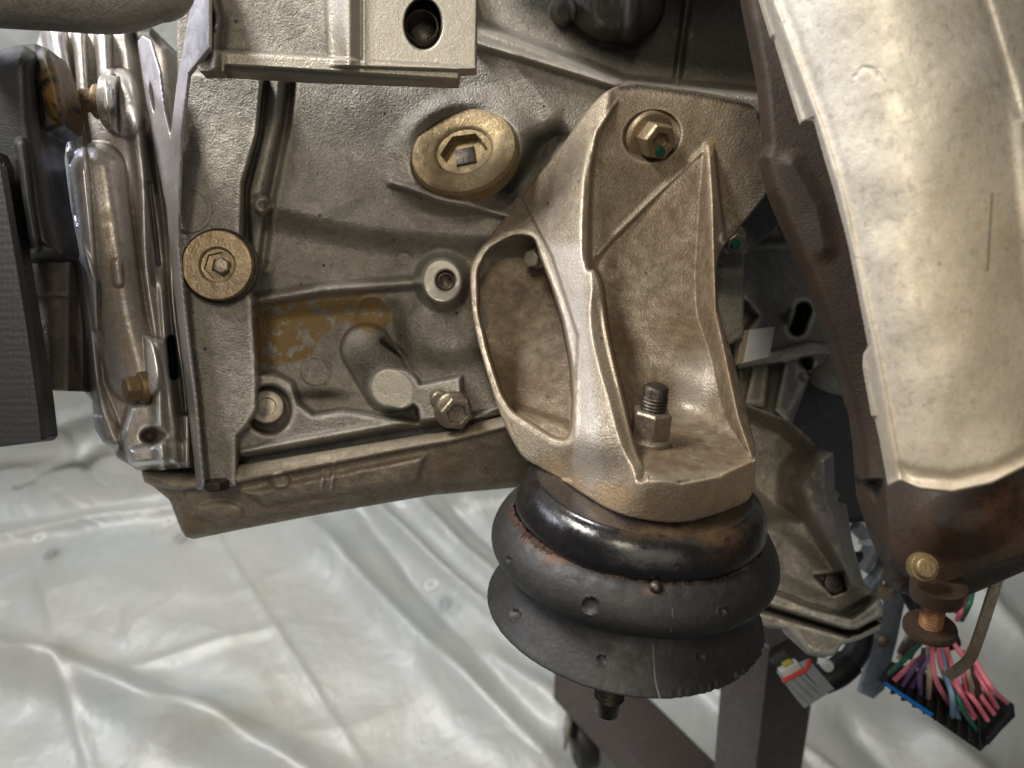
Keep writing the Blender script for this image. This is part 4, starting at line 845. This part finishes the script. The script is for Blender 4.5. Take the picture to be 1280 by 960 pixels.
# ------------------------------------------------------------------ wiring, lower right
HAR = empty('wiring_harness', P(1180, 890, 560), 'large black plug with a blue strip and a fan of pink wires', 'wiring plug')
cA, cB, cC, cD_ = (1107, 850), (1152, 818), (1268, 882), (1222, 938)
bm = nbm(); slab(bm, [(1104, 856, 545), (1122, 832, 560), (1268, 880, 560), (1270, 896, 556), (1226, 940, 545)], 10); PLG = from_bm('plug_shell', bm, MT['bplastic'], HAR, 30, 0.001)
for k in range(9):
    a = P(1118 + k * 12, 842 + k * 5.2, 554); b_ = P(1112 + k * 13.5, 866 + k * 8.4, 546); bm = nbm(); beam(bm, a + Vector((0.001, -0.004, 0)), b_ + Vector((0.001, -0.002, 0)), 0.0012, 0.004, up=(0, 1, 0)); from_bm('plug_rib', bm, MT['bplastic'], PLG, 30)
bm = nbm(); slab(bm, [(1106, 856, 541), (1111, 855, 541), (1168, 893, 541), (1163, 896, 541)], 4); from_bm('blue_strip', bm, MT['blue'], PLG, 30, 0.0003)
bm = nbm(); slab(bm, [(1232, 925, 541), (1262, 893, 548), (1266, 897, 548), (1236, 932, 541)], 5); from_bm('end_cap', bm, MT['bplastic'], PLG, 30, 0.0005)
wires = [('pink', (1160, 815), (1140, 830), (1118, 850)), ('purple', (1165, 812), (1145, 832), (1128, 856)), ('green', (1150, 805), (1130, 825), (1112, 842)), ('purple', (1170, 805), (1158, 830), (1140, 858)),
         ('pink', (1165, 800), (1168, 845), (1188, 882)), ('pink', (1172, 790), (1176, 830), (1200, 886)), ('lblue', (1175, 800), (1186, 850), (1198, 898)), ('pink', (1180, 800), (1195, 850), (1216, 898)), ('pink', (1185, 845), (1200, 865), (1218, 896)),
         ('tan', (1160, 810), (1162, 845), (1160, 872)), ('pink', (1190, 850), (1215, 872), (1234, 900)), ('pink', (1212, 810), (1205, 840), (1208, 866)), ('tan', (1208, 815), (1210, 840), (1216, 872)), ('pink', (1215, 830), (1232, 860), (1246, 884)), ('pink', (1215, 820), (1238, 858), (1258, 878)),
         ('pink', (1218, 835), (1226, 868), (1242, 892)), ('brown', (1205, 815), (1218, 845), (1226, 880)), ('purple', (1155, 812), (1150, 845), (1150, 866)), ('green', (1185, 840), (1200, 880), (1220, 912)), ('lblue', (1180, 840), (1190, 870), (1190, 895)),
         ('pink', (1182, 790), (1200, 815), (1214, 830)), ('pink', (1212, 735), (1204, 760), (1196, 775)), ('orange', (1212, 732), (1200, 745), (1195, 765)), ('green', (1216, 735), (1212, 755), (1202, 775)), ('purple', (1150, 795), (1165, 800), (1185, 800))]
for k, (c_, a, b2, e) in enumerate(wires):
    dz = 550 - (k % 5) * 5
    bm = nbm(); tube(bm, [P(a[0], a[1], dz + 10), P(b2[0], b2[1], dz - 8), P(e[0], e[1], 547)], 1.75, 8); from_bm('wire', bm, MT[c_], HAR, 60)
bm = nbm()
for k in range(2): tube(bm, [P(1110, 690 + k * 8, 600), P(1150, 770, 585), P(1175, 800 + 4 * k, 570), P(1195, 800, 560)], 5, 10)
from_bm('cable_sheath', bm, MT['blk'], HAR, 60)

CON = empty('grey_connector', P(1005, 855, 560), 'small grey plastic connector with white, yellow and red pieces', 'connector')
def pbox(q, D, t, mat, nm, par, bev=0.0008):
    bm = nbm(); slab(bm, [(x, y, D) for x, y in q], t); return from_bm(nm, bm, MT[mat], par, 30, bev)
pbox([(978, 848), (1000, 836), (1034, 868), (1006, 886)], 556, 14, 'gplastic', 'body', CON)
pbox([(1004, 838), (1018, 832), (1044, 862), (1030, 868)], 552, 14, 'gplastic', 'latch', CON)
for k in range(3): pbox([(984 + 8 * k, 852 - 4 * k), (988 + 8 * k, 850 - 4 * k), (1016 + 8 * k, 878 - 5 * k), (1012 + 8 * k, 880 - 5 * k)], 552, 4, 'gplastic', 'rib', CON, 0.0003)
pbox([(976, 840), (998, 828), (1003, 836), (981, 849)], 552, 10, 'white', 'seal', CON)
pbox([(979, 832), (990, 826), (996, 830), (984, 838)], 554, 10, 'yellow', 'insert', CON)
bm = nbm(); tube(bm, [P(978, 852, 551), P(992, 845, 551), P(1008, 836, 551), P(1012, 824, 553)], 1.6, 8); from_bm('red_clip', bm, MT['red'], CON, 60)
pbox([(966, 830), (985, 818), (992, 824), (972, 836)], 560, 10, 'bplastic', 'lever', CON)

CBL = empty('corrugated_cable', P(1060, 830, 600), 'dark corrugated cable conduit running up behind the bell housing', 'cable')
bm = nbm(); pp = cr3([P(1026, 850, 585), P(1050, 838, 585), P(1072, 812, 590), P(1080, 770, 600)], 26)
tube(bm, pp[::26] + [pp[-1]], 9, 14); cb = from_bm('sleeve', bm, MT['blk'], CBL, 60)
for i in range(0, 40, 2):
    bm = nbm(); d = (pp[i + 1] - pp[i]).normalized(); lathe(bm, pp[i], d, [(-0.8, 9), (-0.4, 10.6), (0.4, 10.6), (0.8, 9)], 16); from_bm('ridge', bm, MT['blk'], cb, 50)
bm = nbm(); lathe(bm, P(1034, 832, 560), Vector((0, -1, 0)), [(-4, 4), (2, 4), (3, 3)], 20); from_bm('white_tip', bm, MT['white'], CBL, 40)

BAR = empty('blue_grey_bar', P(1100, 780, 640), 'flat blue grey steel bar hanging beside the corrugated cable', 'metal bar')
pbox([(1118, 690), (1142, 700), (1122, 800), (1106, 862), (1092, 874), (1074, 866), (1092, 800), (1108, 740)], 630, 5, 'bluegrey', 'bar', BAR, 0.001)
bm = nbm(); lathe(bm, P(1103, 800, 630), Vector((0, -1, 0)), [(-2, 5), (4, 5), (5, 3)], 12); from_bm('bar_bolt', bm, MT['steel'], BAR, 30)
LIN = empty('loose_lines', P(1100, 700, 620), 'tangle of dark and tan hoses behind the rusty manifold', 'hoses')
for col_, pts_, r_ in (('gplastic', [(1070, 655), (1090, 680), (1075, 712)], 7), ('bplastic', [(1060, 700), (1090, 690), (1110, 650)], 5), ('tan', [(1092, 735), (1110, 740), (1122, 716)], 6), ('white', [(1075, 655), (1085, 645), (1085, 680)], 7), ('pink', [(1085, 694), (1092, 698), (1095, 690)], 2.5), ('bluegrey', [(1080, 740), (1100, 715), (1112, 690)], 6), ('brown', [(1130, 820), (1150, 780), (1160, 750)], 6), ('tan', [(1126, 826), (1138, 796), (1150, 770)], 4)):
    bm = nbm(); tube(bm, [P(x, y, 610) for x, y in pts_], r_, 10); from_bm('hose', bm, MT[col_], LIN, 60)
